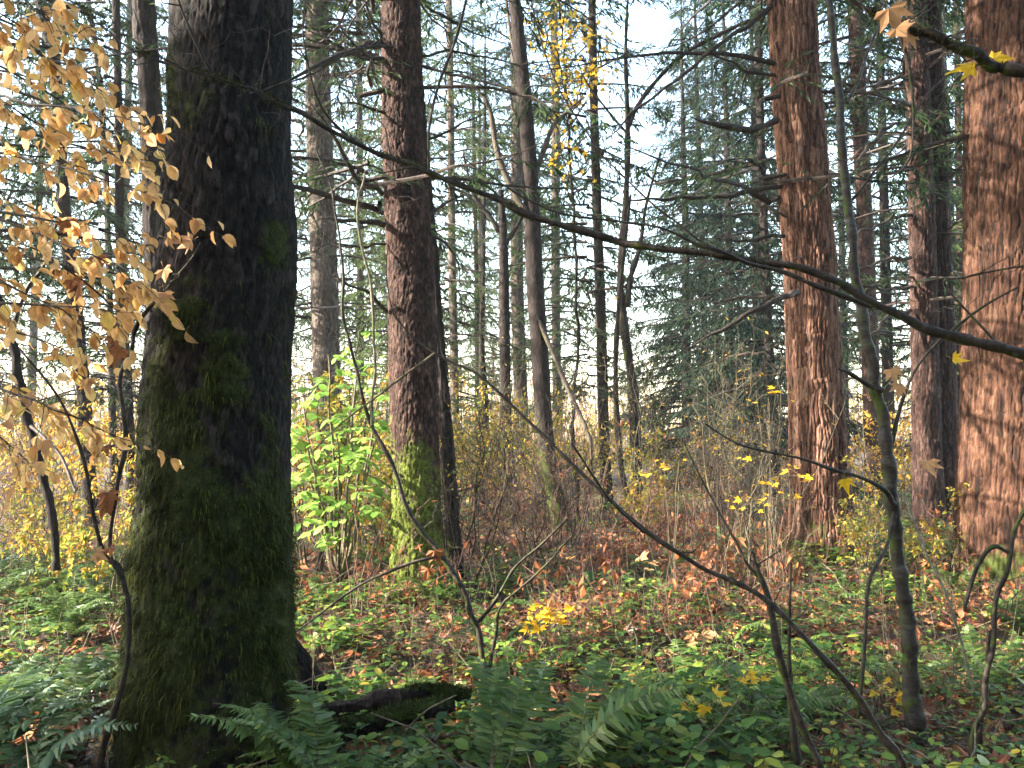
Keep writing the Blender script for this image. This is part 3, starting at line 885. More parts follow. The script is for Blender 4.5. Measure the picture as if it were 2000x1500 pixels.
def shrub(seed, h, nst, spread, nb, ntw, nleaf, lsize, leaf, tw, lm, r0=.012, lean=0, hangd=.5, zlow=.25):
    global rng
    keep, rng = rng, np.random.default_rng(seed + 100)
    az = rng.uniform(0, 6.283, nst)
    out = rng.uniform(.15, 1, nst) * spread
    D = norm(np.stack([np.cos(az) * out, np.sin(az) * out, np.ones(nst)], 1))
    S = np.stack([np.cos(az), np.sin(az), np.zeros(nst)], 1) * rng.uniform(0, .12, nst)[:, None] * (1 + spread)
    S[:, 2] = -.08
    P = bend_lines(S, D, h * rng.uniform(.65, 1.1, nst), 9, .028, 0, .12 * spread)
    b = Build()
    s = np.linspace(0, 1, 9)
    b.add(*tubes(P, (r0 * rng.uniform(.6, 1.2, nst))[:, None] * (1 - .8 * s)[None], 5))
    bi = rng.integers(0, nst, nb)
    u = rng.uniform(zlow, .98, nb)
    S2, T2 = sample(P, bi, u)
    D2 = norm(T2 * .55 + rand_unit(nb) * .75 + np.array([0, 0, .15]))
    L2 = h * .38 * (1.15 - u * .75) * rng.uniform(.4, 1.1, nb)
    P2 = bend_lines(S2, D2, L2, 6, .05, .1)
    s2 = np.linspace(0, 1, 6)
    b.add(*tubes(P2, r0 * .42 * (1 - .7 * s2)[None] * np.ones((nb, 1)), 4))
    ti = rng.integers(0, nb, ntw)
    S3, T3 = sample(P2, ti, rng.uniform(.2, 1, ntw))
    D3 = norm(T3 * .6 + rand_unit(ntw) * .7)
    P3 = bend_lines(S3, D3, L2[ti] * rng.uniform(.25, .6, ntw), 4, .06, .05)
    s3 = np.linspace(0, 1, 4)
    b.add(*tubes(P3, r0 * .2 * (1 - .5 * s3)[None] * np.ones((ntw, 1)), 3))
    stem_me = b.mesh('stem', M[tw], True)
    leaf_me = None
    if nleaf:
        li = rng.integers(0, ntw, nleaf)
        p, t = sample(P3, li, rng.uniform(.1, 1, nleaf))
        d = norm(t * .4 + rand_unit(nleaf) * .8 + np.array([0, 0, -hangd]))
        up = norm(np.array([0, 0, 1.]) + rng.normal(0, .5, (nleaf, 3)))
        b = Build()
        scatter(b, LEAFT[leaf], p, d, up, lsize * rng.uniform(.55, 1.25, nleaf))
        leaf_me = b.mesh('foliage', M[lm], False)
    rng = keep
    return stem_me, leaf_me


SHRUBS = {
    'gold': [shrub(1, 2.9, 7, .45, 60, 260, 900, .085, 'diamond', 'twig', 'yellow'), shrub(2, 2.3, 6, .6, 55, 240, 800, .08, 'diamond', 'twig_pale', 'yellow')],
    'mixed': [shrub(3, 2.5, 8, .5, 70, 300, 1300, .08, 'diamond', 'twig', 'mixed'), shrub(4, 1.8, 7, .7, 60, 280, 1200, .075, 'diamond', 'twig_pale', 'mixed')],
    'bare': [shrub(5, 2.6, 9, .5, 90, 380, 60, .06, 'diamond', 'twig', 'mixed'), shrub(6, 1.7, 10, .8, 100, 400, 90, .06, 'diamond', 'twig_red', 'brown_leaf'), shrub(7, 3.4, 5, .25, 60, 260, 50, .07, 'diamond', 'twig_pale', 'yellow', .009)],
    'green': [shrub(8, 1.5, 8, .6, 60, 260, 800, .085, 'diamond', 'twig_pale', 'green'), shrub(9, 1.0, 9, .8, 60, 240, 800, .075, 'diamond', 'twig', 'green')],
    'shoot': [shrub(10, 2.2, 5, .3, 10, 24, 12, .06, 'diamond', 'twig_pale', 'yellow', .007), shrub(11, 1.5, 6, .45, 12, 30, 14, .06, 'diamond', 'twig_red', 'brown_leaf', .006)],
    'brush': [shrub(12, .75, 16, 1.6, 160, 620, 190, .08, 'diamond', 'twig_red', 'brown_leaf', .006), shrub(13, .55, 14, 2.0, 150, 560, 200, .08, 'diamond', 'twig_red', 'litter', .006)],
    'sap': [shrub(14, 4.6, 3, .2, 60, 260, 800, .085, 'diamond', 'twig', 'yellow', .018)],
}
KINDWORD = {'gold': ('yellow_shrub', 'shrub', 'yellow leaved shrub'), 'mixed': ('autumn_shrub', 'shrub', 'mixed colour shrub'), 'bare': ('bare_shrub', 'shrub', 'leafless shrub'),
            'green': ('leafy_shrub', 'shrub', 'low green shrub'), 'shoot': ('bare_shoot', 'shoot', 'thin bare shoots'), 'brush': ('dead_brush', 'brush', 'dead twig tangle'),
            'sap': ('yellow_sapling', 'sapling', 'tall yellow sapling')}
PLANTS = []      # (object, kind words, px of its foot, distance)


def place_shrub(kind, v, x, y, s, rot):
    st, lf = SHRUBS[kind][v % len(SHRUBS[kind])]
    nm, cat, wd = KINDWORD[kind]
    root = empty(nm, (x, y, gz(x, y)), '', cat, {'brush': 'dead brush on the forest floor', 'shoot': 'bare shoots of the undergrowth'}.get(kind, 'shrubs of the undergrowth'), rot)
    link('stem', st, root, None, 0, s)
    if lf:
        link('foliage', lf, root, None, 0, s)
    PLANTS.append((root, wd, 1000 + x / y * FOCAL, y))


def spread(n, y0, y1, x0, x1, kinds, power=1.0, s=(.75, 1.25)):
    """plants over a stretch of the wood; x0, x1 in photo pixels at the plant's own distance"""
    for i in range(n):
        y = y0 + (y1 - y0) * ((i + rng.random()) / n) ** power
        px = rng.uniform(x0, x1)
        place_shrub(kinds[int(rng.integers(len(kinds)))], int(rng.integers(9)), (px - 1000) / FOCAL * y, y, rng.uniform(*s), rng.uniform(0, 6.28))


spread(40, 14, 34, 560, 1450, ['gold', 'mixed', 'mixed', 'bare', 'mixed'], s=(.7, 1.15))
spread(16, 24, 46, 500, 1500, ['sap', 'gold', 'mixed'], s=(.9, 1.3))
spread(16, 11, 28, -60, 330, ['mixed', 'bare', 'gold', 'bare'])
spread(8, 20, 45, -100, 330, ['sap', 'gold', 'mixed'])
spread(18, 13.5, 26, 1380, 2050, ['gold', 'mixed', 'bare', 'shoot'], s=(.55, 1.0))
spread(22, 8.2, 14.5, 860, 1480, ['brush', 'brush', 'bare', 'shoot', 'bare'], s=(.6, 1.0))
spread(16, 6.5, 13, 560, 1500, ['shoot', 'shoot', 'brush'])
spread(12, 7, 12, 1380, 2000, ['shoot', 'brush', 'shoot'])
spread(7, 8.5, 12, 570, 760, ['shoot', 'mixed', 'bare'])
spread(8, 6.5, 11, -40, 260, ['mixed', 'bare', 'brush'], s=(.5, .8))
spread(14, 10.5, 15, 880, 1480, ['bare', 'mixed', 'shoot'], s=(.7, 1.0))
spread(4, 8, 12, 1640, 1990, ['mixed', 'green'], s=(.4, .6))


# the far edge of the wood: one mass of twigs and leaves
def far_wood():
    n = 900
    y = rng.uniform(50, 78, n)
    x = rng.uniform(-1.0, 1.0, n) * y * .75
    h = rng.uniform(2.5, 7.0, n) * (1 + .25 * vnoise(np.stack([x / 9, y / 9, y * 0], 1), 9))
    S = np.stack([x, y, np.full(n, -.2)], 1)
    P = bend_lines(S, norm(np.stack([rng.normal(0, .12, n), rng.normal(0, .12, n), np.ones(n)], 1)), h, 5, .03)
    b = Build()
    b.add(*tubes(P, np.linspace(.07, .02, 5)[None] * rng.uniform(.5, 1.4, n)[:, None], 4), 0)
    m = 7000
    bi = rng.integers(0, n, m)
    S2, T2 = sample(P, bi, rng.uniform(.15, 1, m))
    P2 = bend_lines(S2, norm(T2 * .5 + rand_unit(m)), rng.uniform(.5, 1.6, m), 4, .05, .15)
    b.add(*tubes(P2, np.linspace(.02, .008, 4)[None] * np.ones((m, 1)), 3), 0)
    k = 36000
    p, t = sample(P2, rng.integers(0, m, k), rng.uniform(0, 1, k))
    p = p + rng.normal(0, .12, p.shape)
    scatter(b, DIAMOND, p, rand_unit(k), rand_unit(k), rng.uniform(.10, .22, k), 1)
    o = link('far_woods', b.mesh('far_woods', [M['twig_red'], M['mixed']], False))
    o['kind'] = 'stuff'
    tag(o, 'far edge of the wood, a mass of bare twigs and yellow leaves', 'woodland')


far_wood()


# ------------------------------------------------------------------ forest floor
rng = np.random.default_rng(31)
def floor_points(n, y0, y1, margin=1.15, power=1.6):
    y = y0 + (y1 - y0) * rng.random(n) ** power
    x = rng.uniform(-.62, .62, n) * y * margin + rng.normal(0, .2, n)
    return x, y


def leaf_litter():
    b = Build()
    for i, t in enumerate(MAPLES):
        x, y = floor_points(8500, 1.6, 26)
        keep = rng.random(len(x)) < .55 + .45 * vnoise(np.stack([x / 1.3, y / 1.3, x * 0], 1), 12)
        x, y = x[keep], y[keep]
        n = len(x)
        d = norm(np.stack([rng.normal(size=n), rng.normal(size=n), rng.normal(0, .25, n)], 1))
        up = norm(np.stack([rng.normal(0, .45, n), rng.normal(0, .45, n), np.ones(n)], 1))
        scatter(b, t, np.stack([x, y, ground_z(x, y) + rng.uniform(.01, .06, n)], 1), d, up, rng.uniform(.045, .13, n))
    x, y = floor_points(14000, 1.6, 18)
    n = len(x)
    d = norm(np.stack([rng.normal(size=n), rng.normal(size=n), rng.normal(0, .3, n)], 1))
    scatter(b, OVAL, np.stack([x, y, ground_z(x, y) + rng.uniform(.005, .05, n)], 1), d, norm(np.array([0, 0, 1.]) + rng.normal(0, .5, (n, 3))), rng.uniform(.04, .10, n))
    o = link('leaf_litter', b.mesh('leaf_litter', M['litter'], False))
    o['kind'] = 'stuff'
    tag(o, 'fallen brown and orange maple leaves carpeting the forest floor', 'leaf litter')


leaf_litter()


def ground_cover():
    """low bramble-like plants: short stalks, each with three to five leaflets"""
    b = Build()
    n0 = 32000
    x, y = floor_points(n0, 1.7, 22, power=1.5)
    den = vnoise(np.stack([x / 1.1, y / 1.1, x * 0], 1), 21) * .5 + vnoise(np.stack([x / .45, y / .45, x * 0], 1), 22) * .4
    patch = .58 + 1.35 * den + .25 * (x > .5) - .35 * ((x > -1.8) & (x < 3.0) & (y > 8.5)) - .10 * ((x > -1.7) & (x < 1.6) & (y > 5.2) & (y < 8.5))
    keep = rng.random(n0) < patch
    x, y = x[keep], y[keep]
    n = len(x)
    h = rng.uniform(.05, .26, n) * (1 + .4 * vnoise(np.stack([x, y, x * 0], 1), 23))
    S = np.stack([x, y, ground_z(x, y)], 1)
    D = norm(np.stack([rng.normal(0, .45, n), rng.normal(0, .45, n), np.ones(n)], 1))
    T = S + D * h[:, None]
    P = np.stack([S, (S + T) / 2 + rng.normal(0, .01, S.shape), T], 1)
    b.add(*tubes(P, np.full((n, 3), .0016), 3), 1)
    for k in range(5):
        sel = rng.random(n) < (1.0 if k < 3 else .55)
        p = T[sel] - D[sel] * (h[sel] * (0 if k < 3 else .4))[:, None]
        m = len(p)
        a = rng.uniform(0, 6.28, m) if k > 2 else (np.arange(n)[sel] * 1.7 + k * 2.1)
        d = norm(np.stack([np.cos(a), np.sin(a), rng.uniform(-.45, .35, m)], 1))
        up = norm(np.array([0, 0, 1.]) + rng.normal(0, .3, (m, 3)))
        big_ = .75 + .55 * np.clip(vnoise(np.stack([p[:, 0] / .7, p[:, 1] / .7, p[:, 0] * 0], 1), 25) * 1.6 + .2, -.45, 1)
        scatter(b, OVAL, p, d, up, rng.uniform(.032, .08, m) * big_, 0)
    o = link('ground_cover', b.mesh('ground_cover', [M['cover'], M['twig_pale']], False))
    o['kind'] = 'stuff'
    tag(o, 'low green bramble leaves growing through the leaf litter', 'ground cover')


ground_cover()


def twig_litter():
    n = 1500
    x, y = floor_points(n, 2.0, 18)
    a = rng.uniform(0, 6.28, n)
    L = rng.uniform(.15, .9, n)
    D = norm(np.stack([np.cos(a), np.sin(a), rng.normal(.05, .22, n)], 1))
    S = np.stack([x, y, ground_z(x, y) + .03], 1)
    b = Build().add(*tubes(bend_lines(S, D, L, 5, .04), np.linspace(.005, .002, 5)[None] * rng.uniform(.5, 1.7, n)[:, None], 4))
    m = 700
    x, y = floor_points(m, 4.5, 16, power=1.2)
    S = np.stack([x, y, ground_z(x, y)], 1)
    D = norm(np.stack([rng.normal(0, .25, m), rng.normal(0, .25, m), np.ones(m)], 1))
    b.add(*tubes(bend_lines(S, D, rng.uniform(.2, .75, m), 5, .04), np.linspace(.003, .0015, 5)[None] * np.ones((m, 1)), 3))
    o = link('twig_litter', b.mesh('twig_litter', M['twig_pale'], True))
    o['kind'] = 'stuff'
    tag(o, 'fallen twigs and dead stalks scattered over the forest floor', 'twigs')


twig_litter()


# ------------------------------------------------------------------ ferns
rng = np.random.default_rng(47)
def frond_mesh(seed, L=.8, pairs=30, arch=.55, mt='fern'):
    r = np.random.default_rng(seed)
    s = np.linspace(0, 1, 14)
    P = np.stack([L * s * (1 - .12 * s), .07 * np.sin(s * 2.4 + seed) * L, L * (arch * s - (arch * .95) * s ** 2.1)], 1)
    b = Build().add(*tubes(P[None], (np.linspace(.0035, .001, 14))[None], 4), 1)
    u = np.linspace(.10, .985, pairs)
    ln = L * .19 * np.sin(np.clip((u + .12) * 2.35, 0, 3.14)) ** .8 * (1.15 - u * .75) + .012
    ids = np.zeros(pairs, int)
    p, t = sample(P[None], ids, u)
    side = norm(np.cross(t, [0, 0, 1.]))
    T = np.array([(0, .03, 0), (0, -.03, 0), (.12, .12, .01), (.12, -.10, .01), (.6, .085, -.02), (.6, -.085, -.02), (1, 0, -.12)])
    F = [np.array([(0, 1, 3, 2), (2, 3, 5, 4)]), np.array([(4, 5, 6)])]
    for sg in (-1, 1):
        d = norm(side * sg + t * r.uniform(.25, .45, (pairs, 1)) + np.array([0, 0, -.15]) + r.normal(0, .13, (pairs, 3)))
        up = norm(np.array([0, 0, 1.]) + r.normal(0, .34, (pairs, 3)) + t * .2)
        X, Y, Z = frame(d, up)
        Tw = T.copy()
        m = len(p)
        b.many(inst(Tw, F, p, X, Y, Z, ln * np.where(r.random(pairs) < .06, .35, r.uniform(.78, 1.12, pairs))), 0)
    return b.mesh('frond', [M[mt], M['twig_pale']], False)


FRONDS = {k: [frond_mesh(i * 7 + j, 1.0, 34, a, k) for j, (i, a) in enumerate(((1, .55), (2, .75), (3, .40), (4, .62)))] for k in ('fern', 'fern_pale')}


def fern(x, y, size, nf, label=None, kind='fern', a0=0.0, a1=6.283, tilt=(.1, .7), z=0.0):
    root = empty('sword_fern' if kind == 'fern' else 'pale_fern', (x, y, gz(x, y) + z), label or '', 'fern', 'ferns on the forest floor')
    for i in range(nf):
        o = link('frond', FRONDS[kind][int(rng.integers(4))], root, (0, 0, .02), 0, size * rng.uniform(.7, 1.1))
        o.rotation_euler = (rng.normal(0, .25), -rng.uniform(*tilt), a0 + (a1 - a0) * (i + rng.uniform(.2, .8)) / nf)
    if label is None:
        PLANTS.append((root, 'dark green fern' if kind == 'fern' else 'pale green fern', 1000 + x / y * FOCAL, y))


def px_ground(px, py):
    Y = 4.0
    for _ in range(12):
        p = at(px, py, Y)
        Y = min(max(Y * (CAM_Z - gz(p[0], Y)) / max(CAM_Z - p[2], .02), 1.5), 60)
    return at(px, py, Y)


fern(-.74, 3.42, .66, 11, 'large fern spreading in front of the massive mossy trunk', a0=1.7, a1=3.9, tilt=(.4, .8), z=.10)
fern(-.55, 3.40, .42, 8, 'fern at the lower edge just right of the massive mossy trunk', a0=-.8, a1=1.8, tilt=(.25, .6), z=.05)
fern(-.06, 3.62, .60, 7, 'upright fern at the bottom centre', a0=.7, a1=2.2, tilt=(.5, .95), z=.12)
fern(.24, 3.52, .64, 8, 'wide fern arching low at the bottom, right of the upright one', a0=-.2, a1=1.2, tilt=(.38, .66), z=.12)
fern(-2.35, 3.75, .8, 8, 'fern with pale drooping fronds left of the massive mossy trunk', 'fern_pale', a0=-.6, a1=2.4, tilt=(.45, 1.0))
fern(-2.0, 3.55, .7, 7, 'small pale fern tight against the left side of the massive mossy trunk', 'fern_pale', a0=0, a1=2.6, tilt=(.4, .9))
fern(-2.15, 3.4, .5, 7, 'low dark fern in the bottom left corner')
for i in range(34):
    y = rng.uniform(4.6, 10)
    px = rng.uniform(-60, 270)
    fern((px - 1000) / FOCAL * y, y, rng.uniform(.36, .62), int(rng.integers(7, 11)))
for i in range(34):
    y = 3.6 + 7.5 * rng.random() ** 1.2
    px = rng.uniform(600, 2020)
    fern((px - 1000) / FOCAL * y, y, rng.uniform(.3, .6), int(rng.integers(5, 9)))


rng = np.random.default_rng(53)


# ------------------------------------------------------------------ saplings, leaning stems and vines in the foreground
def leafy_bits(root, pts, m, size, name='leaf', tmpl=None, face=None):
    """single leaves, each its own part: rows of (px, py, distance, roll)"""
    for px, py, Y, roll in pts:
        t = tmpl if tmpl is not None else MAPLES[int(rng.integers(4))]
        b = Build()
        d = norm(np.array([[math.sin(roll), rng.normal(0, .3), -math.cos(roll)]]))
        up = norm(np.array([[rng.normal(0, .35), -1.0, rng.normal(.1, .35)]])) if face is None else norm(np.array([face]) + rng.normal(0, .2, (1, 3)))
        scatter(b, t, at(px, py, Y)[None] - np.array(root.location), d, up, np.array([size * rng.uniform(.85, 1.15)]))
        link(name, b.mesh(name, M[m], False), root)


# long arching stem right across the picture
g = empty('arching_maple', (3.9, 3.3, gz(3.9, 3.3)), 'long mossy stem arching across the whole picture from the right edge', 'tree')
arch = px_branch(g, [(2900, 1600, 52, 3.3), (2600, 1080, 46, 3.3), (2300, 800, 38, 3.3), (2000, 690, 31, 3.3), (1900, 665, 28, 3.3), (1800, 635, 26, 3.3), (1700, 588, 24, 3.3), (1620, 545, 22, 3.3), (1500, 512, 20, 3.3), (1280, 485, 20, 3.35), (1180, 460, 20, 3.4), (1040, 420, 20, 3.4), (960, 385, 18, 3.4), (850, 340, 17, 3.4), (740, 297, 15, 3.4), (600, 232, 13, 3.3), (510, 186, 12, 3.25), (430, 152, 10, 3.2), (300, 118, 8, 3.2), (240, 85, 5, 3.2), (150, 10, 3, 3.2)], M['twig'], 'stem', 9, 260, .008, 52, .70)
for pts in ([(420, 150, 8, 3.2), (385, 100, 7, 3.15), (350, 20, 6, 3.1), (338, -40, 5, 3.1)],
            [(510, 186, 8, 3.25), (570, 155, 8, 3.3), (640, 118, 9, 3.4), (700, 92, 8, 3.5), (750, 88, 6, 3.6)],
            [(690, 275, 6, 3.4), (640, 225, 6, 3.3), (605, 150, 5, 3.25), (592, 60, 4, 3.2), (600, -30, 3, 3.2)],
            [(842, 335, 8, 3.4), (842, 240, 7, 3.4), (870, 130, 7, 3.4), (910, 0, 6, 3.4), (920, -40, 5, 3.4)],
            [(1700, 600, 12, 3.3), (1590, 555, 12, 3.25), (1500, 527, 10, 3.25), (1420, 490, 9, 3.2), (1340, 470, 7, 3.2), (1240, 435, 6, 3.2), (1120, 415, 6, 3.2), (1030, 385, 5, 3.2), (960, 345, 4, 3.2), (900, 300, 3, 3.2)],
            [(1480, 515, 6, 3.3), (1370, 470, 6, 3.3), (1290, 400, 5, 3.3), (1170, 290, 4, 3.3), (1090, 180, 4, 3.3), (1050, 60, 3, 3.3), (1030, -30, 3, 3.3)],
            [(1950, 678, 6, 3.3), (1850, 560, 5, 3.3), (1890, 540, 5, 3.2), (1960, 520, 5, 3.1), (2040, 510, 5, 3.0)]):
    px_branch(g, pts, M['twig'], n=40, wob=.012, tw=9, thin=.85)

def stem_moss(parent, q, rad, n):
    i = rng.uniform(0, len(q) - 1.01, n)
    i = i[vnoise(np.stack([i / 7, i * 0, i * 0], 1), 81) > .05]
    a = q[i.astype(int)] * (1 - i % 1)[:, None] + q[i.astype(int) + 1] * (i % 1)[:, None]
    o = norm(rng.normal(0, 1, (len(i), 3)) + np.array([0, -.3, .55]))
    p = a + o * rad * .8
    w = norm(np.cross(o, rand_unit(len(i)))) * .0016
    tip = p + norm(o + rng.normal(0, .5, o.shape)) * rng.uniform(.004, .018, (len(i), 1))
    v = np.stack([p - w, p + w, tip], 1).reshape(-1, 3) - np.array(parent.location)
    link('moss', Build().add(v, np.arange(len(v)).reshape(-1, 3)).mesh('moss', M['moss'], False), parent)


stem_moss(g, arch[70:], .017, 9000)

# mossy bough at the upper right with hanging leaves
p = at(2740, 1650, 2.4)
g = empty('mossy_bough', (p[0], 2.4, gz(p[0], 2.4)), 'mossy bough reaching in at the upper right corner above the red giant', 'bough')
q = px_branch(g, [(2750, 1750, 56, 2.4), (2700, 1000, 50, 2.4), (2560, 480, 42, 2.4), (2300, 230, 34, 2.4), (2000, 147, 24, 2.4), (1940, 127, 22, 2.4), (1870, 97, 20, 2.4), (1800, 62, 18, 2.4), (1730, 38, 14, 2.4), (1660, -5, 8, 2.4), (1640, -40, 5, 2.4)], M['twig'], 'branch', 9, 160, .008, 20)
stem_moss(g, q[55:], .013, 4000)
px_branch(g, [(1745, 40, 7, 2.4), (1775, 130, 6, 2.4), (1785, 240, 6, 2.4), (1770, 320, 4, 2.4), (1700, 350, 3, 2.4), (1620, 300, 2, 2.4)], M['twig'], wob=.006)
leafy_bits(g, [(1735, 15, 2.35, .5), (1750, 55, 2.35, .25), (1778, 55, 2.4, -.5)], 'tan_leaf', .085)
leafy_bits(g, [(1905, 130, 2.4, -1.6), (1940, 115, 2.4, 1.7)], 'gold', .075)

# leaning stem from the lower right corner up towards the middle
g = root_at('leaning_sapling', 1765, 1520, 3.3, 'thin bare stem leaning from the lower right corner up to the left', 'sapling')
px_branch(g, [(1768, 1530, 26, 3.3), (1740, 1465, 25, 3.3), (1680, 1372, 22, 3.3), (1600, 1280, 20, 3.3), (1480, 1162, 17, 3.35), (1350, 1100, 16, 3.4), (1250, 1032, 14, 3.4), (1160, 950, 12, 3.45), (1050, 842, 11, 3.5), (940, 742, 9, 3.5), (850, 688, 7, 3.5), (790, 640, 6, 3.5), (760, 590, 5, 3.5), (762, 480, 3, 3.5)], M['twig'], 'stem', 8, 140, .012, 30, .60)
px_branch(g, [(1260, 1040, 6, 3.4), (1180, 960, 5, 3.3), (1120, 870, 4, 3.2)], M['twig'], wob=.01)
px_branch(g, [(850, 690, 5, 3.5), (780, 740, 5, 3.45), (700, 800, 4, 3.4), (610, 880, 3, 3.4)], M['twig_pale'], wob=.006)

g = root_at('broken_sapling', 1605, 1500, 3.45, 'dark bent sapling with a broken top, crossing the leaning stem', 'sapling')
px_branch(g, [(1610, 1520, 20, 3.4), (1590, 1460, 19, 3.4), (1550, 1380, 18, 3.4), (1522, 1280, 19, 3.4), (1505, 1190, 17, 3.4), (1485, 1120, 15, 3.4), (1473, 1078, 13, 3.4)], M['twig'], 'stem', 8, 70, .010, 12, .78)
px_branch(g, [(1490, 1135, 6, 3.4), (1460, 1100, 6, 3.4), (1440, 1060, 5, 3.4), (1380, 960, 4, 3.4), (1330, 860, 3, 3.4)], M['twig'], wob=.008)
leafy_bits(g, [(1440, 1050, 3.4, .2)], 'tan_leaf', .06)
g = root_at('thin_sapling', 1555, 1490, 3.5, 'short dark upright stick beside the bent broken sapling', 'sapling')
px_branch(g, [(1557, 1510, 16, 3.5), (1552, 1440, 14, 3.5), (1545, 1380, 12, 3.5), (1542, 1250, 8, 3.5), (1546, 1100, 5, 3.5)], M['twig'], 'stem', 7, 30, .006)

# Y-shaped sapling in the middle foreground
g = root_at('forked_sapling', 950, 1350, 5.2, 'forked sapling with a long pale leader, in front of the scaly trunk', 'sapling')
px_branch(g, [(952, 1360, 17, 5.2), (942, 1290, 16, 5.2), (930, 1215, 16, 5.2), (900, 1145, 14, 5.2), (850, 1075, 13, 5.2), (800, 1000, 12, 5.2), (762, 900, 11, 5.2), (722, 820, 10, 5.2), (695, 720, 9, 5.2), (674, 630, 9, 5.2), (665, 500, 7, 5.2), (655, 400, 5, 5.2), (620, 290, 4, 5.2)], M['twig'], 'stem', 8, 120, .012, 26, .76)
px_branch(g, [(932, 1215, 9, 5.2), (965, 1180, 7, 5.2), (1005, 1110, 6, 5.2), (1060, 1060, 5, 5.2), (1110, 1010, 3, 5.2)], M['twig'], wob=.012)
px_branch(g, [(950, 1340, 8, 5.2), (965, 1250, 6, 5.2), (985, 1180, 5, 5.1), (1060, 1110, 4, 5.0), (1120, 1050, 3, 5.0)], M['twig'], wob=.012)
px_branch(g, [(724, 830, 7, 5.2), (732, 700, 6, 5.2), (725, 560, 6, 5.2), (700, 420, 5, 5.2), (715, 330, 4, 5.2)], M['twig_pale'], wob=.01)
px_branch(g, [(860, 1085, 6, 5.2), (830, 1090, 6, 5.1), (770, 1110, 6, 5.1), (690, 1150, 5, 5.1), (570, 1240, 3, 5.0)], M['twig'], wob=.01)
leafy_bits(g, [(848, 1075, 5.15, .4), (836, 1110, 5.15, -.3)], 'brown_leaf', .10)

# smooth grey sapling on the right
g = root_at('grey_sapling', 1792, 1460, 4.3, 'smooth grey ringed sapling standing in front of the red-barked giants', 'sapling')
px_branch(g, [(1795, 1480, 42, 4.3), (1788, 1400, 39, 4.3), (1777, 1280, 37, 4.3), (1762, 1150, 34, 4.3), (1746, 1000, 30, 4.3), (1732, 900, 30, 4.3), (1716, 770, 27, 4.3), (1690, 650, 25, 4.3), (1668, 510, 22, 4.3), (1652, 350, 20, 4.3), (1640, 200, 18, 4.3), (1624, 20, 16, 4.3), (1612, -80, 13, 4.3), (1590, -400, 6, 4.3)], M['bark_smooth'], 'stem', 14, 200, .012, 18, .84)
px_branch(g, [(1722, 765, 16, 4.3), (1700, 755, 12, 4.28), (1660, 730, 9, 4.2), (1640, 720, 6, 4.2)], M['bark_smooth'], wob=.008)
px_branch(g, [(1744, 985, 12, 4.25), (1720, 955, 9, 4.2), (1640, 920, 8, 4.1), (1560, 895, 6, 4.0), (1450, 870, 4, 3.9), (1380, 830, 3, 3.9)], M['twig'], wob=.008)
px_branch(g, [(1745, 1000, 9, 4.25), (1738, 1060, 8, 4.2), (1700, 1130, 8, 4.1), (1690, 1200, 7, 4.05), (1680, 1350, 7, 4.0), (1672, 1400, 6, 4.0)], M['twig'], wob=.008)
px_branch(g, [(1732, 900, 9, 4.3), (1750, 830, 8, 4.3), (1790, 720, 7, 4.3), (1880, 630, 6, 4.3), (1990, 560, 4, 4.3)], M['twig'], wob=.008)
px_branch(g, [(1654, 205, 7, 4.3), (1680, 140, 6, 4.3), (1710, 60, 5, 4.3), (1730, -40, 4, 4.3)], M['bark_smooth'], wob=.008)
px_branch(g, [(1656, 400, 6, 4.3), (1720, 320, 5, 4.3), (1850, 150, 4, 4.3), (1990, 120, 3, 4.3)], M['twig'], wob=.008)
leafy_bits(g, [(1740, 720, 4.2, .3), (1758, 750, 4.2, -.2), (1810, 900, 4.2, .1)], 'tan_leaf', .10)
leafy_bits(g, [(1860, 700, 4.25, 1.2), (1650, 935, 4.1, .3)], 'gold', .08)

g = root_at('twin_sapling', 1900, 1480, 4.0, 'pair of thin curving stems in the lower right corner', 'sapling')
px_branch(g, [(1898, 1500, 12, 4.0), (1905, 1430, 13, 4.0), (1925, 1360, 13, 4.0), (1937, 1270, 12, 4.0), (1945, 1180, 12, 4.0), (1968, 1090, 11, 4.0), (1992, 1010, 10, 4.0), (2030, 900, 8, 4.0)], M['twig'], 'stem', 8, 60, .010, 14, .8)
px_branch(g, [(1915, 1490, 9, 4.05), (1912, 1420, 9, 4.05), (1930, 1300, 9, 4.05), (1932, 1230, 8, 4.05)], M['twig'], 'stem', 8, 40, .008)
px_branch(g, [(1970, 1080, 8, 4.0), (1940, 1070, 9, 4.0), (1910, 1110, 8, 4.0), (1885, 1190, 6, 4.0)], M['twig'], wob=.008)
px_branch(g, [(1900, 1350, 5, 4.1), (1860, 1200, 5, 4.3), (1800, 1060, 5, 4.6), (1760, 960, 4, 4.8)], M['twig_pale'], wob=.01)

# left foreground stems
g = root_at('dark_sapling', 112, 1110, 6.6, 'dark leaning stem in front of the fern bank at the far left', 'sapling')
px_branch(g, [(112, 1115, 15, 6.6), (102, 1020, 16, 6.6), (82, 920, 17, 6.6), (56, 830, 19, 6.6), (32, 710, 19, 6.6), (10, 620, 15, 6.6), (-20, 520, 12, 6.6), (-50, 300, 8, 6.6)], M['bark_dark'], 'stem', 8, 60, .01)
px_branch(g, [(20, 660, 9, 6.6), (50, 570, 7, 6.5), (85, 520, 6, 6.4), (110, 430, 4, 6.3)], M['twig'], wob=.01)
px_branch(g, [(60, 830, 9, 6.6), (110, 880, 7, 6.4), (150, 960, 5, 6.2)], M['twig'], wob=.01)

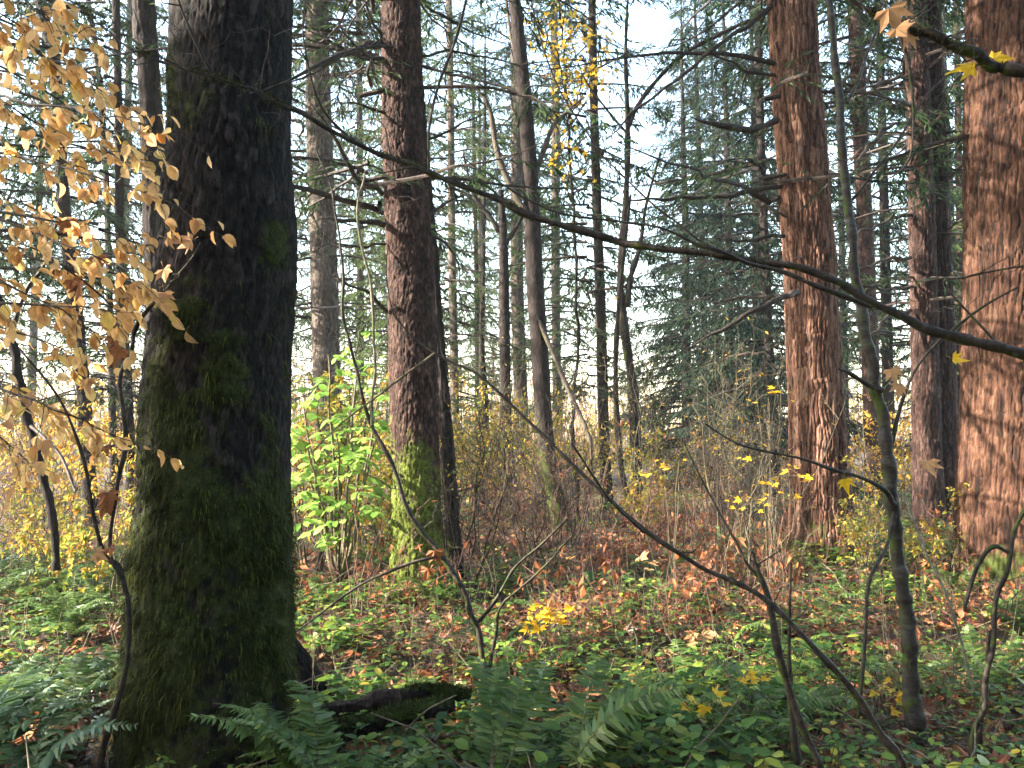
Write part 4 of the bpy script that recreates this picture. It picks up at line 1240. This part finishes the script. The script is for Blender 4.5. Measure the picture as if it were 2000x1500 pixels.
g = root_at('zigzag_sapling', 190, 1500, 3.6, 'zigzag dark sapling close against the left of the massive mossy trunk', 'sapling')
px_branch(g, [(188, 1520, 13, 3.6), (210, 1430, 12, 3.6), (240, 1340, 11, 3.6), (250, 1240, 10, 3.6), (246, 1160, 10, 3.6), (232, 1110, 12, 3.6), (205, 1085, 10, 3.6), (185, 1010, 8, 3.6), (165, 900, 7, 3.6), (120, 790, 5, 3.6), (40, 680, 4, 3.6)], M['twig'], 'stem', 8, 80, .006)
px_branch(g, [(230, 1110, 6, 3.6), (215, 1050, 7, 3.6), (230, 950, 8, 3.6), (246, 880, 9, 3.6), (238, 800, 9, 3.6), (236, 740, 8, 3.6), (258, 680, 8, 3.6), (264, 648, 9, 3.6), (290, 610, 7, 3.5), (330, 560, 6, 3.4), (365, 510, 4, 3.3), (390, 470, 3, 3.3)], M['twig'], 'branch', 7, 80, .010, 16)
px_branch(g, [(262, 650, 6, 3.6), (235, 610, 5, 3.6), (190, 570, 4, 3.5), (120, 520, 3, 3.4)], M['twig'], wob=.006)
leafy_bits(g, [(220, 655, 3.5, .3), (235, 680, 3.5, -.2), (130, 430, 3.4, .2), (155, 550, 3.4, 0), (140, 545, 3.42, .4), (190, 500, 3.4, .2), (210, 960, 3.5, .2), (205, 985, 3.5, -.4)], 'brown_leaf', .085)
leafy_bits(g, [(325, 465, 3.3, 1.2), (375, 470, 3.3, -1.2), (320, 525, 3.3, .4), (320, 570, 3.3, .2), (170, 740, 3.5, .3), (210, 960, 3.55, -.3), (50, 770, 3.5, .5), (85, 860, 3.5, .2), (185, 1080, 3.55, 1.0)], 'tan_leaf', .075)
leafy_bits(g, [(205, 870, 3.5, .3), (215, 1068, 3.55, .5)], 'brown_leaf', .055)


# the peach-leaved branches hanging in at the left
def peach_tree():
    x0 = at(-420, 500, 3.9)
    g = empty('peach_leaved_tree', (x0[0], 3.9, gz(x0[0], 3.9)), 'branches hung with peach yellow leaves reaching in from the left edge', 'tree')
    px_branch(g, [(-430, 1480, 60, 3.9), (-430, 900, 52, 3.9), (-400, 300, 44, 3.9), (-380, -200, 34, 3.9), (-360, -700, 20, 3.9)], M['bark_dark'], 'trunk', 12, 40)
    fol = Build()
    off = np.array(g.location)
    arcs = [(-400, 250, 300, 250), (-390, 40, 260, 215), (-395, 150, 320, 330), (-400, 330, 310, 390), (-400, 420, 250, 460), (-410, 480, 310, 480), (-390, -60, 150, 130), (-410, 540, 270, 575),
            (-400, 100, 190, 250), (-410, 520, 180, 640), (-400, 300, 160, 330), (-385, -150, 60, 70), (-410, 560, 80, 580), (-405, 360, 90, 420), (-400, 200, 90, 250), (-410, 470, 160, 540), (-410, 620, 150, 690), (-410, 640, 230, 610), (-410, 700, 90, 780), (-410, 760, 200, 840), (-410, 800, 60, 900), (-400, 20, 120, 160), (-400, -120, 110, 40), (-400, -200, 180, 60), (-410, 330, 240, 300), (-410, 400, 230, 520)]
    for k, (xa, ya, xb, yb) in enumerate(arcs):
        Ya, Yb = 3.9, 3.0 + 1.0 * ((k * .37) % 1)
        sag = 60 + 30 * math.sin(k)
        q = px_branch(g, [(xa, ya, 14, Ya), (xa * .55 + xb * .45, (ya * .55 + yb * .45) - sag, 8, (Ya + Yb) / 2), (xa * .2 + xb * .8, ya * .2 + yb * .8 - sag * .55, 4, Yb), (xb, yb, 2, Yb)], M['twig'], n=30, k=5, wob=.01)
        m = 13
        S, T = sample(q[None], np.zeros(m, int), np.linspace(.38, 1, m))
        sd = norm(np.cross(T, [0, 0, 1.]))
        D = norm(T * .7 + sd * rng.choice([-1, 1], m)[:, None] * rng.uniform(.2, 1, m)[:, None] + np.array([0, 0, -.2]) + rng.normal(0, .25, (m, 3)))
        TP = bend_lines(S, D, rng.uniform(.10, .30, m), 5, .04, 0, .15)
        fol.add(*tubes(TP - off, np.linspace(.0018, .0009, 5)[None] * np.ones((m, 1)), 4), 1)
        nl = 54
        p, t = sample(TP, rng.integers(0, m, nl), rng.uniform(.2, 1, nl))
        d = norm(t * .7 + rng.normal(0, .45, (nl, 3)) + np.array([0, 0, -.55]))
        scatter(fol, ROUND[k % 4], p - off, d, norm(np.array([0, -.55, .8]) + rng.normal(0, .6, (nl, 3))), .060 * rng.uniform(.5, 1.2, nl))
    link('foliage', fol.mesh('foliage', [M['peach'], M['twig']], True), g)


peach_tree()


# bright green leafy elder behind the massive trunk
def elder():
    p = px_ground(665, 1150)
    g = empty('green_elder', (p[0], p[1], gz(p[0], p[1])), 'tall shrub with bright green leaves between the two mossy trunks', 'shrub')
    off = np.array(g.location)
    Y = p[1]
    fol = Build()
    for k, (xa, ya, xb, yb, dy) in enumerate([(660, 1090, 640, 690, -.3), (668, 1090, 700, 650, .2), (655, 1090, 590, 790, .1), (672, 1090, 745, 760, -.1), (660, 1095, 600, 880, -.5), (668, 1095, 735, 860, -.5), (664, 1090, 660, 850, -.7), (664, 1090, 690, 750, .5), (664, 1090, 620, 960, -.6), (664, 1090, 700, 960, -.7), (664, 1090, 740, 690, .4), (664, 1090, 610, 740, .5), (660, 1090, 575, 850, .3)]):
        ya += 60
        q = px_branch(g, [(xa, ya, 8, Y), ((xa * 2 + xb) / 3, (ya * 2 + yb) / 3, 7, Y + dy * .3), ((xa + xb * 2) / 3, (ya + yb * 2) / 3 - 15, 5, Y + dy * .7), (xb, yb, 3, Y + dy)], M['twig_pale'], 'stem', 6, 24, .015)
        m = 9
        S, T = sample(q[None], np.zeros(m, int), np.linspace(.5, 1, m))
        a = rng.uniform(0, 6.28, m)
        D = norm(np.stack([np.cos(a), np.sin(a), rng.uniform(-.1, .6, m)], 1))
        TP = bend_lines(S, D, rng.uniform(.16, .34, m), 6, .02, 0, .35)
        fol.add(*tubes(TP - off, np.full((m, 6), .0018), 3), 1)
        u = np.array([.35, .35, .6, .6, .85, .85, 1.0])
        for j, uu in enumerate(u):
            pp, tt = sample(TP, np.arange(m), np.full(m, uu * .999))
            sd = norm(np.cross(tt, [0, 0, 1.]))
            d = norm(tt * (.45 if j < 6 else 1) + sd * ((-1) ** j if j < 6 else 0) + np.array([0, 0, -.35]) + rng.normal(0, .12, (m, 3)))
            scatter(fol, OVAL, pp - off, d, norm(np.array([0, 0, 1.]) + rng.normal(0, .3, (m, 3))), rng.uniform(.08, .14, m), 0)
    link('foliage', fol.mesh('foliage', [M['green'], M['twig_pale']], False), g)


elder()


def yellow_maple():
    Y = 15.0
    p0 = at(1128, 1000, Y)
    g = empty('yellow_maple', (p0[0], Y, gz(p0[0], Y)), 'thin maple whose golden leaves hang high above the centre', 'tree')
    off = np.array(g.location)
    px_branch(g, [(1128, 1010, 9, Y), (1120, 800, 8, Y), (1128, 600, 7, Y), (1118, 400, 6, Y), (1110, 200, 5, Y), (1095, 60, 4, Y), (1080, -60, 3, Y)], M['bark_dark'], 'stem', 6, 50, .05)
    fol = Build()
    for xa, ya, xb, yb in ((1105, 150, 1040, 20), (1098, 90, 1150, 60), (1112, 230, 1190, 120), (1115, 250, 1110, 150), (1112, 200, 1070, 80), (1095, 60, 1120, -40), (1112, 230, 1180, 60), (1116, 400, 1090, 250)):
        q = px_branch(g, [(xa, ya, 3, Y), ((xa + xb) / 2, (ya + yb) / 2 - 8, 2.4, Y + rng.uniform(-.4, .4)), (xb, yb, 1.5, Y + rng.uniform(-.8, .8))], M['bark_dark'], n=14, wob=.05)
        m = 46
        p, t = sample(q[None], np.zeros(m, int), rng.uniform(.3, 1, m))
        p = p + rng.normal(0, .17, p.shape)
        scatter(fol, MAPLES[int(rng.integers(4))], p - off, norm(rng.normal(0, .6, p.shape) + np.array([0, 0, -.5])), norm(np.array([0, -.6, .7]) + rng.normal(0, .5, p.shape)), rng.uniform(.06, .12, m))
    link('foliage', fol.mesh('foliage', M['gold'], False), g)


yellow_maple()


# small golden maple seedlings low down
def seedling(px, py, Y, n, size, m, label, h=.5, spread_=.22, pale='twig_pale'):
    c = at(px, py, Y)
    g = empty('maple_seedling', (c[0], Y, gz(c[0], Y)), label, 'seedling')
    off = np.array(g.location)
    top = c - off
    b = Build()
    S = np.zeros((3, 3)) + np.array([0, 0, -.05])
    E = top + rng.normal(0, .06, (3, 3))
    P = S[:, None] * (1 - np.linspace(0, 1, 6))[None, :, None] + E[:, None] * np.linspace(0, 1, 6)[None, :, None]
    P[:, 1:-1] += rng.normal(0, .012, (3, 4, 3))
    link('stem', b.add(*tubes(P, np.linspace(.004, .002, 6)[None] * np.ones((3, 1)), 5)).mesh('stem', M[pale], True), g)
    p = top + np.stack([rng.normal(0, spread_, n), rng.normal(0, spread_ * .6, n), rng.normal(0, spread_ * .4, n)], 1)
    a = rng.uniform(0, 6.28, n)
    d = norm(np.stack([np.cos(a), np.sin(a) * .6 - .3, rng.uniform(-.6, 0, n)], 1))
    f = Build()
    for t in range(2):
        s = np.arange(n) % 2 == t
        scatter(f, MAPLES[3 if t else 0], p[s], d[s], norm(np.array([0, -.5, .9]) + rng.normal(0, .3, (s.sum(), 3))), size * rng.uniform(.7, 1.2, s.sum()))
    tw = np.stack([np.broadcast_to(top, p.shape), (p + top) / 2 + np.array([0, 0, .02]), p], 1)
    f.add(*tubes(tw, np.full((n, 3), .0013), 3), 1)
    link('foliage', f.mesh('foliage', [M[m], M[pale]], False), g)


seedling(1070, 1205, 5.6, 24, .075, 'gold', 'golden maple seedling glowing low in the centre of the floor', spread_=.10)
seedling(1465, 1320, 4.2, 6, .06, 'gold', 'few golden leaves low beside the bent broken sapling', spread_=.05)
seedling(1400, 1375, 3.9, 5, .06, 'gold', 'orange yellow seedling left of the bent sapling foot', spread_=.06)
seedling(1310, 912, 8.0, 9, .07, 'gold', 'flat spray of yellow leaves floating above the brush right of centre', spread_=.14)
seedling(1500, 935, 7.2, 14, .075, 'gold', 'yellow maple spray just left of the sunlit giant', spread_=.22)
seedling(1460, 985, 7.4, 10, .06, 'gold', 'lower yellow spray left of the sunlit giant', spread_=.14)
seedling(1500, 770, 7.8, 7, .065, 'gold', 'thin stem topped by star shaped yellow leaves beside the sunlit giant', spread_=.14)
seedling(1730, 1345, 4.6, 8, .06, 'gold', 'yellow leaves on the ground cover left of the grey sapling foot', spread_=.08)
seedling(1255, 1100, 6.8, 5, .10, 'tan_leaf', 'withered tan leaves on a thin stalk right of centre', spread_=.07)
seedling(1345, 1250, 5.3, 6, .08, 'tan_leaf', 'drooping withered leaves on a short stalk in the right half', spread_=.10)
seedling(880, 1240, 5.9, 12, .075, 'green', 'low green seedling in the sun patch right of the massive trunk', spread_=.2)


# ------------------------------------------------------------------ mossy logs beside the massive trunk
def log(pts, label, m='bark_dark', moss=.5):
    c = np.array([np.append(at(x, y, Y), w * mpp(Y) * .5) for x, y, w, Y in pts])
    c = curve(c, 90)
    k = 36
    r = c[:, 3] * 1.0
    v, f = tubes(c[None, :, :3], r[None], k)
    cen = np.repeat(c[:, :3], k, 0)
    n = norm(v - cen)
    disp = .28 * vnoise(v / .11, 61) + .16 * (1 - 2 * np.abs(vnoise(v / np.array([.08, .03, .03]), 62))) + .08 * vnoise(v / .012, 64)
    v = v + n * (np.repeat(r, k) * disp)[:, None]
    mo = np.clip(moss + .5 * n[:, 2] + .5 * vnoise(v / .12, 63), 0, 1)
    mid = c[45, :3]
    cap = np.arange(k)[None]
    b = Build().add(v - mid, f, att=mo)
    b.add(None, cap[:, ::-1], same=True)
    b.add(None, cap + 89 * k, same=True)
    i = rng.integers(0, len(v), 9000)
    i = i[(rng.random(len(i)) < np.clip(mo[i] * 1.6 - .5, 0, 1))]
    a_, d_ = v[i] - mid, n[i] + rng.normal(0, .5, (len(i), 3)) + np.array([0, 0, -.3])
    w_ = norm(np.cross(d_, rand_unit(len(i)))) * .0016
    tip = a_ + norm(d_) * rng.uniform(.008, .03, (len(i), 1))
    b.add(np.stack([a_ - w_, a_ + w_, tip], 1).reshape(-1, 3), np.arange(len(i) * 3).reshape(-1, 3), 1, att=1.0)
    o = link('fallen_log', b.mesh('fallen_log', [M[m], M['moss']], True, True), None, mid)
    tag(o, label, 'log', 'rotting logs beside the massive trunk')


log([(560, 1395, 30, 4.3), (640, 1388, 30, 4.3), (700, 1378, 29, 4.3), (745, 1368, 30, 4.28), (780, 1358, 26, 4.28)], 'thin rotten brown log without moss, behind the longest one', 'bark_fir', -.25)
log([(575, 1432, 36, 4.05), (680, 1422, 36, 4.1), (760, 1402, 38, 4.1), (830, 1386, 36, 4.15), (885, 1372, 28, 4.2)], 'longest mossy log lying right of the massive trunk', 'bark_dark', .22)
log([(770, 1368, 24, 4.5), (820, 1352, 26, 4.5), (870, 1352, 22, 4.5), (920, 1362, 18, 4.5)], 'dark stub of log behind the longest mossy log', 'bark_dark', .35)

# mossy stump just behind the massive trunk
p = at(588, 1290, 5.0)
st = empty('rotten_stump', (p[0], p[1], gz(p[0], p[1])), 'dark rotten stump hidden behind the right side of the massive trunk', 'stump')
V, F, mo = trunk_mesh('trunk', np.array([(0, 0, -.1), (0, 0, .10), (-.04, 0, .28), (-.10, 0, .42), (-.12, 0, .46)]), np.array([.20, .16, .11, .06, .02]), None, 90, 60, .02, .006, .05, flare=.5, flare_h=.25, moss=left_moss(0, .7, .8, .5), vis=.9, lump=.3)
trunk_object(V, F, mo, M['bark_black'], st)

# ------------------------------------------------------------------ the pale autumn air
def haze():
    x, y0, y1, z0, z1 = 420, -420, 420, -1.4, 46
    V = np.array([(sx * x, yy, zz) for zz in (z0, z1) for yy in (y0, y1) for sx in (-1, 1)], float)
    F = np.array([(0, 2, 3, 1), (4, 5, 7, 6), (0, 1, 5, 4), (2, 6, 7, 3), (0, 4, 6, 2), (1, 3, 7, 5)])
    m, nt, out = mat('haze')
    v = nt.nodes.new('ShaderNodeVolumePrincipled')
    v.inputs['Color'].default_value = (.93, .95, 1, 1)
    v.inputs['Density'].default_value = .0009
    v.inputs['Anisotropy'].default_value = .3
    nt.links.new(v.outputs[0], out.inputs['Volume'])
    o = link('haze', Build().add(V, F).mesh('haze', m, False))
    o['kind'] = 'stuff'
    tag(o, 'thin pale haze in the air between the trunks', 'haze')


haze()

# ------------------------------------------------------------------ labels of the repeats: what each stands beside
LANDMARKS = [(404, 4.0, 'the massive mossy trunk'), (815, 8.0, 'the scaly trunk'), (650, 15.5, 'the straight grey trunk'), (1100, 13.3, 'the mossy alder'), (1184, 17.5, 'the slender straight trunk'), (1245, 15, 'the forked maple'),
             (1607, 10.3, 'the sunlit red giant'), (1830, 13.6, 'the seamed trunk'), (1985, 8.7, 'the right edge giant'), (112, 6.6, 'the dark leaning stem'), (1792, 4.3, 'the grey sapling'), (950, 5.2, 'the forked sapling'), (1000, 17, 'the black snag')]


def place_words(px, Y):
    best = min(LANDMARKS, key=lambda l: abs(l[0] - px) + 12 * abs(l[1] - Y))
    dx, dy = px - best[0], Y - best[1]
    side = ('just ' if abs(dx) < 60 else 'well ' if abs(dx) > 160 else '') + ('left of' if dx < 0 else 'right of')
    return f"{'far behind' if dy > 9 else 'behind' if dy > 1.2 else 'in front of' if dy < -1.0 else 'beside'}, {side} {best[2]}" if abs(dx) > 18 else f"{'far behind' if dy > 9 else 'straight behind' if dy > 0 else 'straight in front of'} {best[2]}"


for o, px, Y, kind, needle in FAR:
    look = {'low': 'full skirted conifer', 'airy': 'airy conifer', 'tall': 'tall bare stemmed conifer', 'thin': 'thin crowned conifer', 'young': 'young low conifer'}[kind]
    tone = {'needle_blue': 'bluish', 'needle_light': 'pale green', 'needle': 'dark green'}[needle]
    PLANTS.append((o, f'{tone} {look}', px, Y))
seen = {}
for o, wd, px, Y in PLANTS:
    seen.setdefault(f'{wd} {place_words(px, Y)}', []).append((Y, o))
ORD = ['nearest', 'second nearest', 'third nearest', 'fourth nearest', 'fifth nearest', 'sixth nearest', 'seventh nearest', 'eighth nearest', 'ninth nearest', 'tenth nearest']
for lb, l in seen.items():
    l.sort(key=lambda q: q[0])
    for i, (_, o) in enumerate(l):
        o['label'] = lb if len(l) == 1 else f'{ORD[min(i, 9)]} {lb}'
